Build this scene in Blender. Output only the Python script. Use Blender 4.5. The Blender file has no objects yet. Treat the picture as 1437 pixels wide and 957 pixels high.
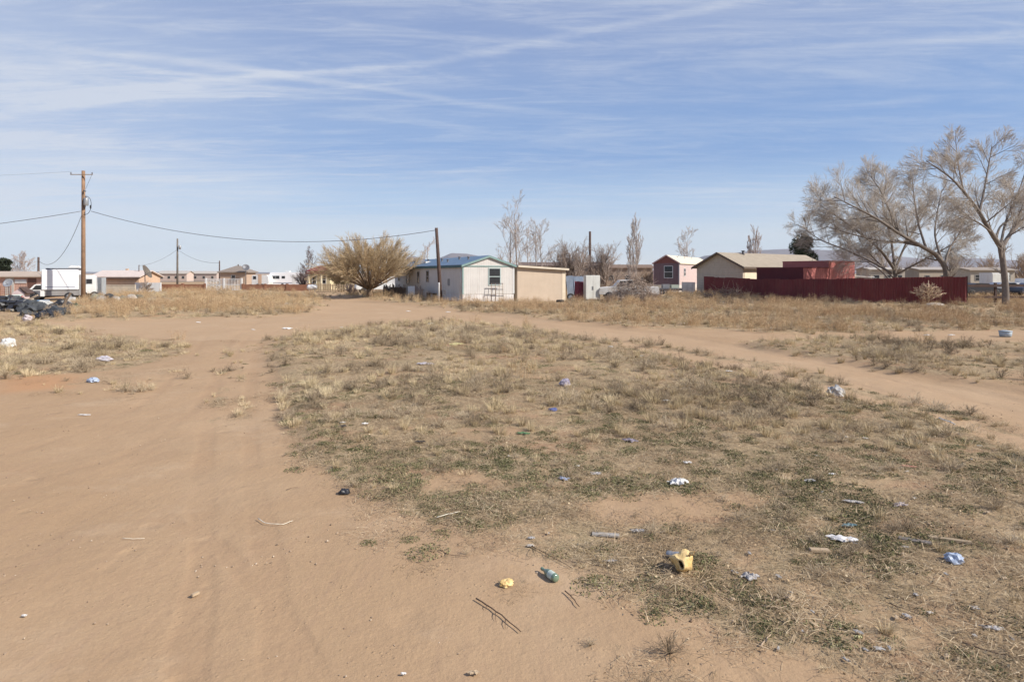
import bpy, bmesh, math, random
import numpy as np
from mathutils import Vector, Matrix, Euler
random.seed(11)
rs = np.random.RandomState(5)
sc = bpy.context.scene
C = sc.collection
FOC, HOR, CAMZ, CX = 856.0, 384.0, 2.5, 718.5      # focal length and horizon measured in the photograph
R = math.radians

# ------------------------------------------------------------------ camera, light, sky
cam_d = bpy.data.cameras.new('camera'); cam = bpy.data.objects.new('camera', cam_d); C.objects.link(cam)
cam.location = (0, 0, CAMZ); cam.rotation_euler = (R(90), 0, 0)
cam_d.sensor_width = 36; cam_d.lens = 36*FOC/1437.0
cam_d.shift_y = -(478.5-HOR)/1437.0
cam_d.clip_start = 0.05; cam_d.clip_end = 60000
sc.camera = cam
SUN_EL, SX, SY = R(37), 0.925, -0.38
_n = math.hypot(SX, SY)
SV = Vector((SX/_n*math.cos(SUN_EL), SY/_n*math.cos(SUN_EL), math.sin(SUN_EL)))
sd = bpy.data.lights.new('sun', 'SUN'); sd.energy = 4.1; sd.angle = R(0.6); sd.color = (1.0, 0.94, 0.86)
so = bpy.data.objects.new('sun', sd); C.objects.link(so); so.rotation_euler = (-SV).to_track_quat('-Z', 'Y').to_euler(); so.location = (30, -10, 40)
sc.view_settings.view_transform = 'Standard'; sc.view_settings.look = 'None'
sc.view_settings.exposure = 0.62; sc.view_settings.gamma = 1.0
sc.cycles.max_bounces = 6; sc.cycles.diffuse_bounces = 3; sc.cycles.transparent_max_bounces = 8
sc.cycles.volume_bounces = 0; sc.cycles.use_denoising = True
try: sc.cycles.volume_step_rate = 4
except Exception: pass

def pdir(px, py):
    return Vector(((px-CX)/FOC, 1.0, (HOR-py)/FOC)).normalized()

def make_world():
    w = bpy.data.worlds.new('World'); sc.world = w; w.use_nodes = True
    nt = w.node_tree; nt.nodes.clear(); N = nt.nodes.new; L = nt.links.new
    out = N('ShaderNodeOutputWorld'); bg = N('ShaderNodeBackground'); bg.inputs['Strength'].default_value = 0.11
    sky = N('ShaderNodeTexSky'); sky.sky_type = 'NISHITA'; sky.sun_disc = False
    sky.sun_elevation = SUN_EL; sky.sun_rotation = math.atan2(SV.x, SV.y); sky.altitude = 1400
    sky.air_density = 1.0; sky.dust_density = 0.45; sky.ozone_density = 3.6
    tc = N('ShaderNodeTexCoord'); D = tc.outputs['Generated']
    def math_(op, a, b=None, c=None, clamp=False):
        m = N('ShaderNodeMath'); m.operation = op; m.use_clamp = clamp
        for i, v in enumerate((a, b, c)):
            if v is None: continue
            if hasattr(v, 'links'): L(v, m.inputs[i])
            else: m.inputs[i].default_value = v
        return m.outputs[0]
    def dot(v):
        m = N('ShaderNodeVectorMath'); m.operation = 'DOT_PRODUCT'; L(D, m.inputs[0]); m.inputs[1].default_value = v
        return m.outputs['Value']
    def ramp(x, a, b, smooth=True):
        m = N('ShaderNodeMapRange'); m.interpolation_type = 'SMOOTHSTEP' if smooth else 'LINEAR'
        L(x, m.inputs['Value']); m.inputs['From Min'].default_value = a; m.inputs['From Max'].default_value = b
        m.inputs['To Min'].default_value = 0; m.inputs['To Max'].default_value = 1
        return m.outputs['Result']
    sp = N('ShaderNodeSeparateXYZ'); L(D, sp.inputs[0])
    z = math_('MAXIMUM', sp.outputs['Z'], 0.0); zc = math_('ADD', z, 0.035)
    cb = N('ShaderNodeCombineXYZ'); L(math_('DIVIDE', sp.outputs['X'], zc), cb.inputs[0]); L(math_('DIVIDE', sp.outputs['Y'], zc), cb.inputs[1])
    def noise(scale, sx, sy, rot, detail=8, rough=0.6, dist=0.0, off=(0, 0, 0)):
        mp = N('ShaderNodeMapping'); mp.inputs['Scale'].default_value = (sx, sy, 1); mp.inputs['Rotation'].default_value = (0, 0, rot); mp.inputs['Location'].default_value = off
        L(cb.outputs[0], mp.inputs['Vector'])
        n = N('ShaderNodeTexNoise'); n.inputs['Scale'].default_value = scale; n.inputs['Detail'].default_value = detail
        n.inputs['Roughness'].default_value = rough; n.inputs['Distortion'].default_value = dist
        L(mp.outputs[0], n.inputs['Vector']); return n.outputs['Fac']
    big = noise(0.30, 0.55, 1.0, R(12), 4, 0.5, 0.3, (3.1, 0.7, 0))
    fine = noise(0.95, 0.52, 1.7, R(-14), 10, 0.64, 1.7, (1.0, 2.0, 0))
    fib = noise(4.0, 0.40, 1.8, R(-24), 9, 0.72, 1.8)
    veil = ramp(big, 0.34, 0.68)
    wis = ramp(math_('ADD', math_('MULTIPLY', fine, 0.60), math_('MULTIPLY', fib, 0.40)), 0.40, 0.68)
    cl = math_('ADD', math_('MULTIPLY', wis, math_('MULTIPLY_ADD', veil, 0.55, 0.30)), math_('MULTIPLY', veil, 0.30))
    # old spreading contrails: great circles in the sky
    wob = math_('MULTIPLY', math_('SUBTRACT', noise(0.9, 1, 1, 0, 6, 0.6), 0.5), 0.035)
    brk = noise(2.0, 1, 1, 0.4, 6, 0.65)
    def trail(p0, p1, width, amt, fade=0.12):
        a, b = pdir(*p0), pdir(*p1); n = a.cross(b).normalized(); mid = (a+b).normalized(); half = math.acos(max(-1, min(1, a.dot(b))))/2
        t = n.cross(mid).normalized()
        d = math_('ABSOLUTE', math_('ADD', dot(n), wob))
        core = math_('SUBTRACT', 1.0, ramp(d, 0.0, width))
        u = math_('ABSOLUTE', dot(t)); ends = math_('SUBTRACT', 1.0, ramp(u, math.sin(half)*0.72, math.sin(half)+fade))
        front = ramp(dot(mid), 0.0, 0.2)
        m = math_('MULTIPLY', math_('MULTIPLY', core, ends), math_('MULTIPLY', front, ramp(brk, 0.22, 0.62)))
        return math_('MULTIPLY', m, amt*0.82)
    for t in (((30, 152), (640, 82), .011, .50), ((0, 138), (420, 105), .007, .42), ((40, 62), (430, 112), .010, .44), ((60, 80), (330, 118), .006, .25), ((430, 112), (720, 152), .008, .40),
              ((700, 68), (1050, -2), .010, .48), ((1080, 72), (1500, 48), .010, .40), ((1050, 92), (1320, 118), .012, .22), ((1180, 150), (1500, 132), .010, .20), ((520, 250), (1000, 222), .008, .20), ((900, 205), (1300, 190), .006, .15)):
        cl = math_('ADD', cl, trail(*t))
    cl = math_('ADD', cl, math_('MULTIPLY', math_('MULTIPLY', ramp(dot(pdir(-350, 260)), .80, 1.0), .42), 1.0))   # a milkier western sky
    cl = math_('MULTIPLY', cl, ramp(sp.outputs['Z'], -0.02, 0.08), clamp=True)
    # clear winter sky: pale at the horizon, deepening to violet blue; blended with the physical sky
    gr = N('ShaderNodeValToRGB'); e = gr.color_ramp.elements; gr.color_ramp.interpolation = 'EASE'
    stops = ((0.0, (.44, .45, .455)), (.055, (.385, .42, .46)), (.11, (.265, .345, .460)), (.19, (.150, .235, .405)), (.42, (.140, .200, .358)), (1.0, (.11, .15, .32)))
    while len(e) < len(stops): e.new(.5)
    for k_, (p_, c_) in enumerate(stops): e[k_].position = p_; e[k_].color = (*c_, 1)
    L(z, gr.inputs[0]); gs = N('ShaderNodeVectorMath'); gs.operation = 'SCALE'; L(gr.outputs[0], gs.inputs[0]); gs.inputs['Scale'].default_value = 10.0
    hue = N('ShaderNodeMix'); hue.data_type = 'RGBA'; hue.inputs[0].default_value = 0.85; L(sky.outputs[0], hue.inputs[6]); L(gs.outputs[0], hue.inputs[7])
    mx = N('ShaderNodeMix'); mx.data_type = 'RGBA'; L(math_('MULTIPLY', cl, 0.78), mx.inputs[0]); L(hue.outputs[2], mx.inputs[6]); mx.inputs[7].default_value = (4.3, 4.5, 4.9, 1)
    L(mx.outputs[2], bg.inputs['Color']); L(bg.outputs[0], out.inputs['Surface'])
make_world()

# ------------------------------------------------------------------ materials
MATS = {}
def mat(name, col, rough=0.8, var=0.12, scale=3.0, bump=0.0, bscale=40.0, metal=0.0, stripes=None, col2=None, dirt=0.0, coord='Object', spec=0.3):
    """Principled with noise-mottled colour, optional corrugation ('stripes' = (axis, per metre, strength)) and dirt specks."""
    if name in MATS: return MATS[name]
    m = bpy.data.materials.new(name); m.use_nodes = True; nt = m.node_tree; N = nt.nodes.new; L = nt.links.new
    b = nt.nodes['Principled BSDF']; b.inputs['Roughness'].default_value = rough; b.inputs['Metallic'].default_value = metal
    b.inputs['Specular IOR Level'].default_value = spec
    tc = N('ShaderNodeTexCoord'); v = tc.outputs[coord]
    n = N('ShaderNodeTexNoise'); n.inputs['Scale'].default_value = scale; n.inputs['Detail'].default_value = 7; n.inputs['Roughness'].default_value = 0.65; L(v, n.inputs['Vector'])
    mx = N('ShaderNodeMix'); mx.data_type = 'RGBA'
    mr = N('ShaderNodeMapRange'); mr.inputs['From Min'].default_value = 0.3; mr.inputs['From Max'].default_value = 0.7; L(n.outputs['Fac'], mr.inputs['Value']); L(mr.outputs[0], mx.inputs[0])
    c = Vector(col); lo = c*(1-var); hi = c*(1+var) if col2 is None else Vector(col2)
    mx.inputs[6].default_value = (*lo, 1); mx.inputs[7].default_value = (*[min(1, q) for q in hi], 1)
    colout = mx.outputs[2]
    if dirt > 0:
        mp = N('ShaderNodeMapping'); mp.inputs['Scale'].default_value = (1, 1, 0.22); L(v, mp.inputs['Vector'])
        n2 = N('ShaderNodeTexNoise'); n2.inputs['Scale'].default_value = 2.3; n2.inputs['Detail'].default_value = 8; n2.inputs['Roughness'].default_value = 0.7; L(mp.outputs[0], n2.inputs['Vector'])
        r2 = N('ShaderNodeMapRange'); r2.inputs['From Min'].default_value = 0.48; r2.inputs['From Max'].default_value = 0.75; r2.inputs['To Max'].default_value = dirt; L(n2.outputs['Fac'], r2.inputs['Value'])
        m2 = N('ShaderNodeMix'); m2.data_type = 'RGBA'; L(r2.outputs[0], m2.inputs[0]); L(colout, m2.inputs[6]); m2.inputs[7].default_value = (0.26, 0.18, 0.12, 1); colout = m2.outputs[2]
    L(colout, b.inputs['Base Color'])
    h = None
    if bump > 0:
        n3 = N('ShaderNodeTexNoise'); n3.inputs['Scale'].default_value = bscale; n3.inputs['Detail'].default_value = 4; L(v, n3.inputs['Vector'])
        bp = N('ShaderNodeBump'); bp.inputs['Strength'].default_value = bump; bp.inputs['Distance'].default_value = 0.02; L(n3.outputs['Fac'], bp.inputs['Height']); h = bp.outputs[0]
    if stripes:
        ax, per, st = stripes
        w = N('ShaderNodeTexWave'); w.bands_direction = ax; w.inputs['Scale'].default_value = per*0.314; w.inputs['Distortion'].default_value = 0; L(v, w.inputs['Vector'])
        bp2 = N('ShaderNodeBump'); bp2.inputs['Strength'].default_value = st; bp2.inputs['Distance'].default_value = 0.03; L(w.outputs['Fac'], bp2.inputs['Height'])
        if h: L(h, bp2.inputs['Normal'])
        h = bp2.outputs[0]
    if h: L(h, b.inputs['Normal'])
    MATS[name] = m; return m

def glassmat(name='window_glass', col=(0.02, 0.022, 0.025)):
    if name in MATS: return MATS[name]
    m = mat(name, col, 0.12, 0.3, 1.5, spec=0.6); return m

# ------------------------------------------------------------------ mesh helpers
class MB:
    def __init__(s): s.v = []; s.f = []; s.sm = []
    def add(s, vs, fs, smooth=False):
        o = len(s.v); s.v += [tuple(q) for q in vs]; s.f += [tuple(i+o for i in f) for f in fs]; s.sm += [smooth]*len(fs); return s
    def box(s, x0, x1, y0, y1, z0, z1, M=None):
        vs = [Vector(q) for q in ((x0, y0, z0), (x1, y0, z0), (x1, y1, z0), (x0, y1, z0), (x0, y0, z1), (x1, y0, z1), (x1, y1, z1), (x0, y1, z1))]
        if M is not None: vs = [M @ q for q in vs]
        return s.add(vs, [(0, 3, 2, 1), (4, 5, 6, 7), (0, 1, 5, 4), (1, 2, 6, 5), (2, 3, 7, 6), (3, 0, 4, 7)])
    def tube(s, pts, rad, n=6, cap=True, smooth=True):
        pts = [Vector(p) for p in pts]; k = len(pts)
        rad = rad if isinstance(rad, (list, tuple)) else [rad]*k
        vs = []; ref = None
        for i, p in enumerate(pts):
            d = (pts[min(i+1, k-1)]-pts[max(i-1, 0)])
            d = d.normalized() if d.length > 1e-9 else Vector((0, 0, 1))
            if ref is None: ref = Vector((1, 0, 0)) if abs(d.x) < 0.8 else Vector((0, 1, 0))
            a = d.cross(ref).normalized(); b = d.cross(a).normalized(); ref = b.cross(d) if False else ref
            for j in range(n):
                t = 2*math.pi*j/n; vs.append(p+(a*math.cos(t)+b*math.sin(t))*rad[i])
        fs = [(i*n+j, i*n+(j+1) % n, (i+1)*n+(j+1) % n, (i+1)*n+j) for i in range(k-1) for j in range(n)]
        if cap: fs += [tuple(range(n)), tuple(range((k-1)*n, k*n))[::-1]]
        return s.add(vs, fs, smooth)
    def prism(s, poly, y0, y1, M=None):
        """poly: (x, z) outline extruded along y"""
        k = len(poly); vs = [Vector((x, y0, z)) for x, z in poly]+[Vector((x, y1, z)) for x, z in poly]
        if M is not None: vs = [M @ q for q in vs]
        fs = [tuple(range(k)), tuple(range(2*k-1, k-1, -1))]+[(i, k+i, k+(i+1) % k, (i+1) % k) for i in range(k)]
        return s.add(vs, fs)
    def lathe(s, prof, n=20, M=None, smooth=True):
        vs = []; k = len(prof)
        for r, z in prof:
            for j in range(n):
                t = 2*math.pi*j/n; vs.append(Vector((r*math.cos(t), r*math.sin(t), z)))
        if M is not None: vs = [M @ q for q in vs]
        fs = [(i*n+j, i*n+(j+1) % n, (i+1)*n+(j+1) % n, (i+1)*n+j) for i in range(k-1) for j in range(n)]
        return s.add(vs, fs, smooth)
    def build(s, name, material, parent=None, bevel=0.0):
        me = bpy.data.meshes.new(name); me.from_pydata(s.v, [], s.f); me.validate(); 
        me.polygons.foreach_set('use_smooth', [bool(q) for q in s.sm][:len(me.polygons)]) if len(me.polygons) == len(s.sm) else None
        me.materials.append(material); me.update()
        bm = bmesh.new(); bm.from_mesh(me); bmesh.ops.recalc_face_normals(bm, faces=bm.faces)
        if bevel > 0:
            bmesh.ops.bevel(bm, geom=[e for e in bm.edges if len(e.link_faces) == 2 and e.calc_face_angle(0) > 0.5], offset=bevel, segments=2, affect='EDGES', clamp_overlap=True)
        bm.to_mesh(me); bm.free()
        o = bpy.data.objects.new(name, me); C.objects.link(o)
        if parent is not None: o.parent = parent
        return o

def tag(o, label=None, cat=None, group=None, kind=None):
    if label: o['label'] = label
    if cat: o['category'] = cat
    if group: o['group'] = group
    if kind: o['kind'] = kind
    return o
def thing(name, label, cat, loc, rz=0, group=None):
    o = bpy.data.objects.new(name, None); C.objects.link(o); o.location = loc; o.rotation_euler = (0, 0, rz); o.empty_display_size = 0.2
    return tag(o, label, cat, group, 'thing')
def copy_tree(o, parent=None):
    c = o.copy(); C.objects.link(c); c.parent = parent
    for ch in [q for q in bpy.data.objects if q.parent is o]: copy_tree(ch, c)
    return c

# ------------------------------------------------------------------ value noise in numpy, terrain height, cover masks
def _hash(ix, iy, seed):
    h = (ix.astype(np.int64)*374761393+iy.astype(np.int64)*668265263+seed*974634777) & 0xffffffff
    h = ((h ^ (h >> 13))*1274126177) & 0xffffffff
    return ((h ^ (h >> 16)) & 0xffff)/65535.0
def vnoise(x, y, seed=0):
    x = np.asarray(x, float); y = np.asarray(y, float); ix = np.floor(x); iy = np.floor(y); fx = x-ix; fy = y-iy
    fx = fx*fx*(3-2*fx); fy = fy*fy*(3-2*fy); ix = ix.astype(np.int64); iy = iy.astype(np.int64)
    a = _hash(ix, iy, seed); b = _hash(ix+1, iy, seed); c = _hash(ix, iy+1, seed); d = _hash(ix+1, iy+1, seed)
    return (a*(1-fx)+b*fx)*(1-fy)+(c*(1-fx)+d*fx)*fy
def fbm(x, y, seed=0, o=4):
    s = 0; a = 0.5; t = 0
    for i in range(o): s = s+a*vnoise(x*2**i, y*2**i, seed+i*7); t += a; a *= 0.5
    return s/t
def g2w(px, py):
    Y = CAMZ*FOC/(py-HOR); return ((px-CX)/FOC*Y, Y)
def poly_w(pts): return [g2w(*p) for p in pts]
def smooth(x, a, b):
    t = np.clip((x-a)/(b-a), 0, 1); return t*t*(3-2*t)
def inside(x, y, poly, soft):
    """soft inside test: 1 well inside, 0 outside, 'soft' = fraction of the distance from the camera foot"""
    x = np.asarray(x, float); y = np.asarray(y, float)
    ins = np.zeros(x.shape, bool); dist = np.full(x.shape, 1e9); k = len(poly)
    for i in range(k):
        x0, y0 = poly[i]; x1, y1 = poly[(i+1) % k]
        c = ((y0 > y) != (y1 > y)) & (x < (x1-x0)*(y-y0)/((y1-y0) if abs(y1-y0) > 1e-9 else 1e-9)+x0); ins ^= c
        dx, dy = x1-x0, y1-y0; t = np.clip(((x-x0)*dx+(y-y0)*dy)/(dx*dx+dy*dy+1e-12), 0, 1)
        dist = np.minimum(dist, np.hypot(x-x0-t*dx, y-y0-t*dy))
    sdv = np.where(ins, dist, -dist)/(soft*np.maximum(np.hypot(x, y), 3))
    return smooth(sdv, -0.5, 0.5)

P_ISLAND = poly_w([(386, 478), (430, 468), (520, 458), (620, 451), (720, 458), (800, 474), (900, 492), (1000, 515), (1150, 556), (1300, 588), (1437, 642), (1700, 720), (2300, 957), (1900, 1500), (1500, 1150),
                   (1210, 945), (1080, 896), (980, 862), (860, 836), (790, 802), (720, 762), (640, 742), (560, 720), (490, 678), (436, 640), (408, 590), (400, 545), (384, 505)])
P_FRINGE = poly_w([(400, 560), (430, 660), (470, 740), (560, 800), (660, 860), (780, 920), (900, 990), (1100, 1080), (1400, 1200), (1700, 1200), (1437, 800), (900, 700)])
P_FARBAND = poly_w([(455, 412), (560, 408), (700, 406), (1437, 402), (2600, 402), (2600, 462), (1437, 462), (1250, 466), (1080, 468), (1000, 462), (900, 462), (760, 448), (640, 434), (560, 425), (500, 417)])
P_SLIVER = poly_w([(1045, 483), (1110, 480), (1200, 477), (1437, 482), (2100, 500), (2100, 640), (1600, 580), (1437, 552), (1330, 535), (1230, 518), (1150, 502), (1070, 492)])
P_LEFT = poly_w([(-900, 452), (-300, 448), (0, 448), (60, 456), (140, 468), (205, 474), (258, 480), (250, 500), (190, 512), (120, 522), (60, 532), (0, 538), (-300, 560), (-900, 600)])
P_LEFT2 = poly_w([(60, 540), (110, 520), (230, 505), (262, 520), (230, 548), (150, 560), (90, 556)])
P_MOUND = poly_w([(60, 451), (90, 428), (140, 414), (240, 408), (400, 408), (450, 414), (450, 432), (430, 440), (330, 445), (200, 448), (120, 449)])
P_YARD = poly_w([(-900, 420), (0, 418), (70, 416), (110, 424), (80, 450), (0, 452), (-900, 455)])
P_T1 = poly_w([(312, 482), (326, 480), (330, 520), (322, 560), (306, 592), (286, 594), (300, 540)])
P_T2 = poly_w([(330, 505), (346, 505), (350, 545), (352, 590), (326, 594), (334, 545)])
P_GREEN = [poly_w([(900, 790), (980, 790), (1060, 835), (1190, 850), (1240, 895), (1230, 945), (1130, 915), (1010, 885), (930, 860), (880, 830)]), poly_w([(620, 700), (730, 690), (760, 735), (690, 750), (600, 735)]), poly_w([(1330, 640), (1437, 650), (1437, 720), (1340, 690)]), poly_w([(780, 660), (900, 665), (980, 690), (860, 700), (770, 690)]), poly_w([(400, 480), (440, 500), (460, 600), (500, 680), (440, 650), (405, 570)])]
P_CROWN = poly_w([(860, 474), (960, 486), (1080, 508), (1200, 536), (1330, 570), (1437, 600), (1437, 612), (1330, 586), (1200, 549), (1080, 518), (960, 493), (860, 478)])
P_BARE1 = poly_w([(800, 712), (900, 696), (1010, 694), (1110, 700), (1060, 722), (930, 742), (850, 742)])
P_BARE2 = poly_w([(590, 672), (680, 662), (720, 682), (640, 700), (575, 692)])
P_BARE3 = poly_w([(1230, 850), (1330, 838), (1437, 860), (1437, 890), (1320, 880)])
P_BARE4 = poly_w([(600, 612), (700, 604), (760, 612), (690, 628), (610, 626)])
P_ORANGE = poly_w([(0, 528), (60, 524), (110, 530), (95, 545), (0, 552)])
P_ROAD = poly_w([(385, 400), (455, 400), (470, 414), (520, 424), (600, 432), (700, 443), (820, 456), (960, 470), (1040, 485), (1140, 503), (1260, 527), (1437, 560), (1800, 640),
                 (1800, 740), (1437, 630), (1300, 582), (1150, 548), (1000, 508), (900, 488), (800, 470), (720, 455), (620, 448), (520, 452), (430, 462), (386, 476), (250, 476), (100, 462), (60, 452), (200, 448), (400, 443), (455, 432), (430, 418)])

def rut_w(pts): return [g2w(*p) for p in pts]
RUTS = [(rut_w([(420, 1100), (392, 957), (378, 800), (352, 650), (350, 560), (358, 500), (375, 470), (430, 445), (520, 436)]), .15),
        (rut_w([(230, 1100), (262, 957), (283, 800), (285, 650), (296, 560), (312, 500), (330, 470), (372, 446), (450, 434)]), .15),
        (rut_w([(-300, 800), (0, 690), (170, 640), (268, 580), (330, 500), (350, 470)]), .12), (rut_w([(-300, 720), (0, 640), (130, 600), (210, 560), (270, 505), (290, 470)]), .12),
        (rut_w([(600, 1250), (450, 957), (395, 860), (300, 760), (150, 690), (-200, 600)]), .11),
        (rut_w([(560, 438), (760, 455), (900, 468), (1100, 500), (1300, 543), (1437, 578), (1700, 660)]), .16),
        (rut_w([(560, 444), (760, 463), (900, 482), (1050, 504), (1200, 536), (1437, 606), (1700, 700)]), .16)]
def ruts(x, y):
    sh = np.shape(x); x = np.ravel(np.asarray(x, float)); y = np.ravel(np.asarray(y, float)); out = np.zeros(x.shape); r = np.hypot(x, y); near = (r < 70) & (y > 0)
    xx, yy = x[near], y[near]; acc = np.zeros(xx.shape)
    for pl, w in RUTS:
        d = np.full(xx.shape, 1e9)
        for (x0, y0), (x1, y1) in zip(pl[:-1], pl[1:]):
            dx, dy = x1-x0, y1-y0; t = np.clip(((xx-x0)*dx+(yy-y0)*dy)/(dx*dx+dy*dy+1e-12), 0, 1); d = np.minimum(d, np.hypot(xx-x0-t*dx, yy-y0-t*dy))
        d = d+(fbm(xx*1.7, yy*1.7, 44, 3)-.5)*.10
        acc = np.maximum(acc, (1-smooth(d, w*.5, w*1.15)-.45*np.exp(-((d-w*1.35)/(w*.3))**2))*(.35+.65*smooth(fbm(xx/1.5, yy/1.5, 45, 3), .3, .6)))
    out[near] = acc; return out.reshape(sh)
def gz(x, y):
    x = np.asarray(x, float); y = np.asarray(y, float); r = np.hypot(x, y)
    z = (fbm(x/5.0, y/5.0, 3, 4)-0.5)*0.10*smooth(r, 3, 12)
    z = z+(fbm(x/1.1+9, y/1.1, 8, 3)-0.5)*0.045*smooth(r, 2.5, 7)
    z = z+0.28*inside(x, y, P_MOUND, 0.10)*smooth(fbm(x/4, y/4, 31, 3), 0.2, 0.8)
    z = z+0.16*inside(x, y, P_FARBAND, 0.06)*smooth(fbm(x/3, y/3, 37, 3), 0.2, 0.8)
    z = z+0.10*inside(x, y, P_SLIVER, 0.03)
    z = z-0.04*inside(x, y, P_ROAD, 0.02)
    z = z+0.10*inside(x, y, P_ISLAND, 0.05)*smooth(r, 5, 12)
    z = z+(fbm(x/300, y/300, 5, 3)-0.5)*6*smooth(r, 250, 1500)-1.2*smooth(r, 120, 400)
    return z
def gzs(x, y): return float(gz(np.array([x]), np.array([y]))[0])
def cover(x, y):
    """0..1 how much weeds cover the ground"""
    j = (fbm(x/1.3, y/1.3, 61, 4)-0.5)*0.10
    xs = x*(1+j*0.6); ys = y*(1+j)
    isl = inside(xs, ys, P_ISLAND, 0.09)
    n = fbm(x/1.7, y/1.7, 71, 4); n2 = fbm(x/0.55, y/0.55, 77, 3)
    near = smooth(np.hypot(x, y), 7.0, 14.0)
    isl = isl*np.clip(smooth(n*0.45+n2*0.55, 0.33-0.12*near, 0.52-0.12*near)+0.44+0.20*near, 0, 1)
    for P, a in ((P_BARE1, .80), (P_BARE2, .75), (P_BARE3, .15), (P_BARE4, .6)): isl = isl*(1-a*inside(xs, ys, P, 0.05))
    v = np.maximum(isl, inside(xs, ys, P_FRINGE, 0.14)*0.26*smooth(n2*.6+n*.4, .42, .62))
    nf = smooth(fbm(x/4.0, y/2.0, 81, 4), 0.25, 0.55)
    v = np.maximum(v, inside(xs, ys, P_FARBAND, 0.05)*(0.55+0.45*nf))
    v = np.maximum(v, inside(xs, ys, P_SLIVER, 0.05)*(0.35+0.65*nf))
    v = np.maximum(v, inside(xs, ys, P_LEFT, 0.06)*(0.35+0.65*nf))
    v = np.maximum(v, inside(xs, ys, P_LEFT2, 0.08)*0.38*smooth(n2, .35, .6))
    v = np.maximum(v, inside(xs, ys, P_MOUND, 0.06)*(0.7+0.3*nf))
    v = np.maximum(v, inside(xs, ys, P_YARD, 0.05)*0.5)
    v = np.maximum(v, np.maximum(inside(xs, ys, P_T1, 0.02), inside(xs, ys, P_T2, 0.02))*0.5*smooth(n2, .34, .55))
    v = np.maximum(v, inside(xs, ys, P_CROWN, 0.006)*0.6*smooth(n2, .30, .5))
    v = np.where(y > 95, np.maximum(v, 0.55*smooth(fbm(x/14, y/14, 5, 3), .3, .6)), v)
    v = np.where((y < 3) & (x < 1), 0, v)
    return np.clip(v, 0, 1)

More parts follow.
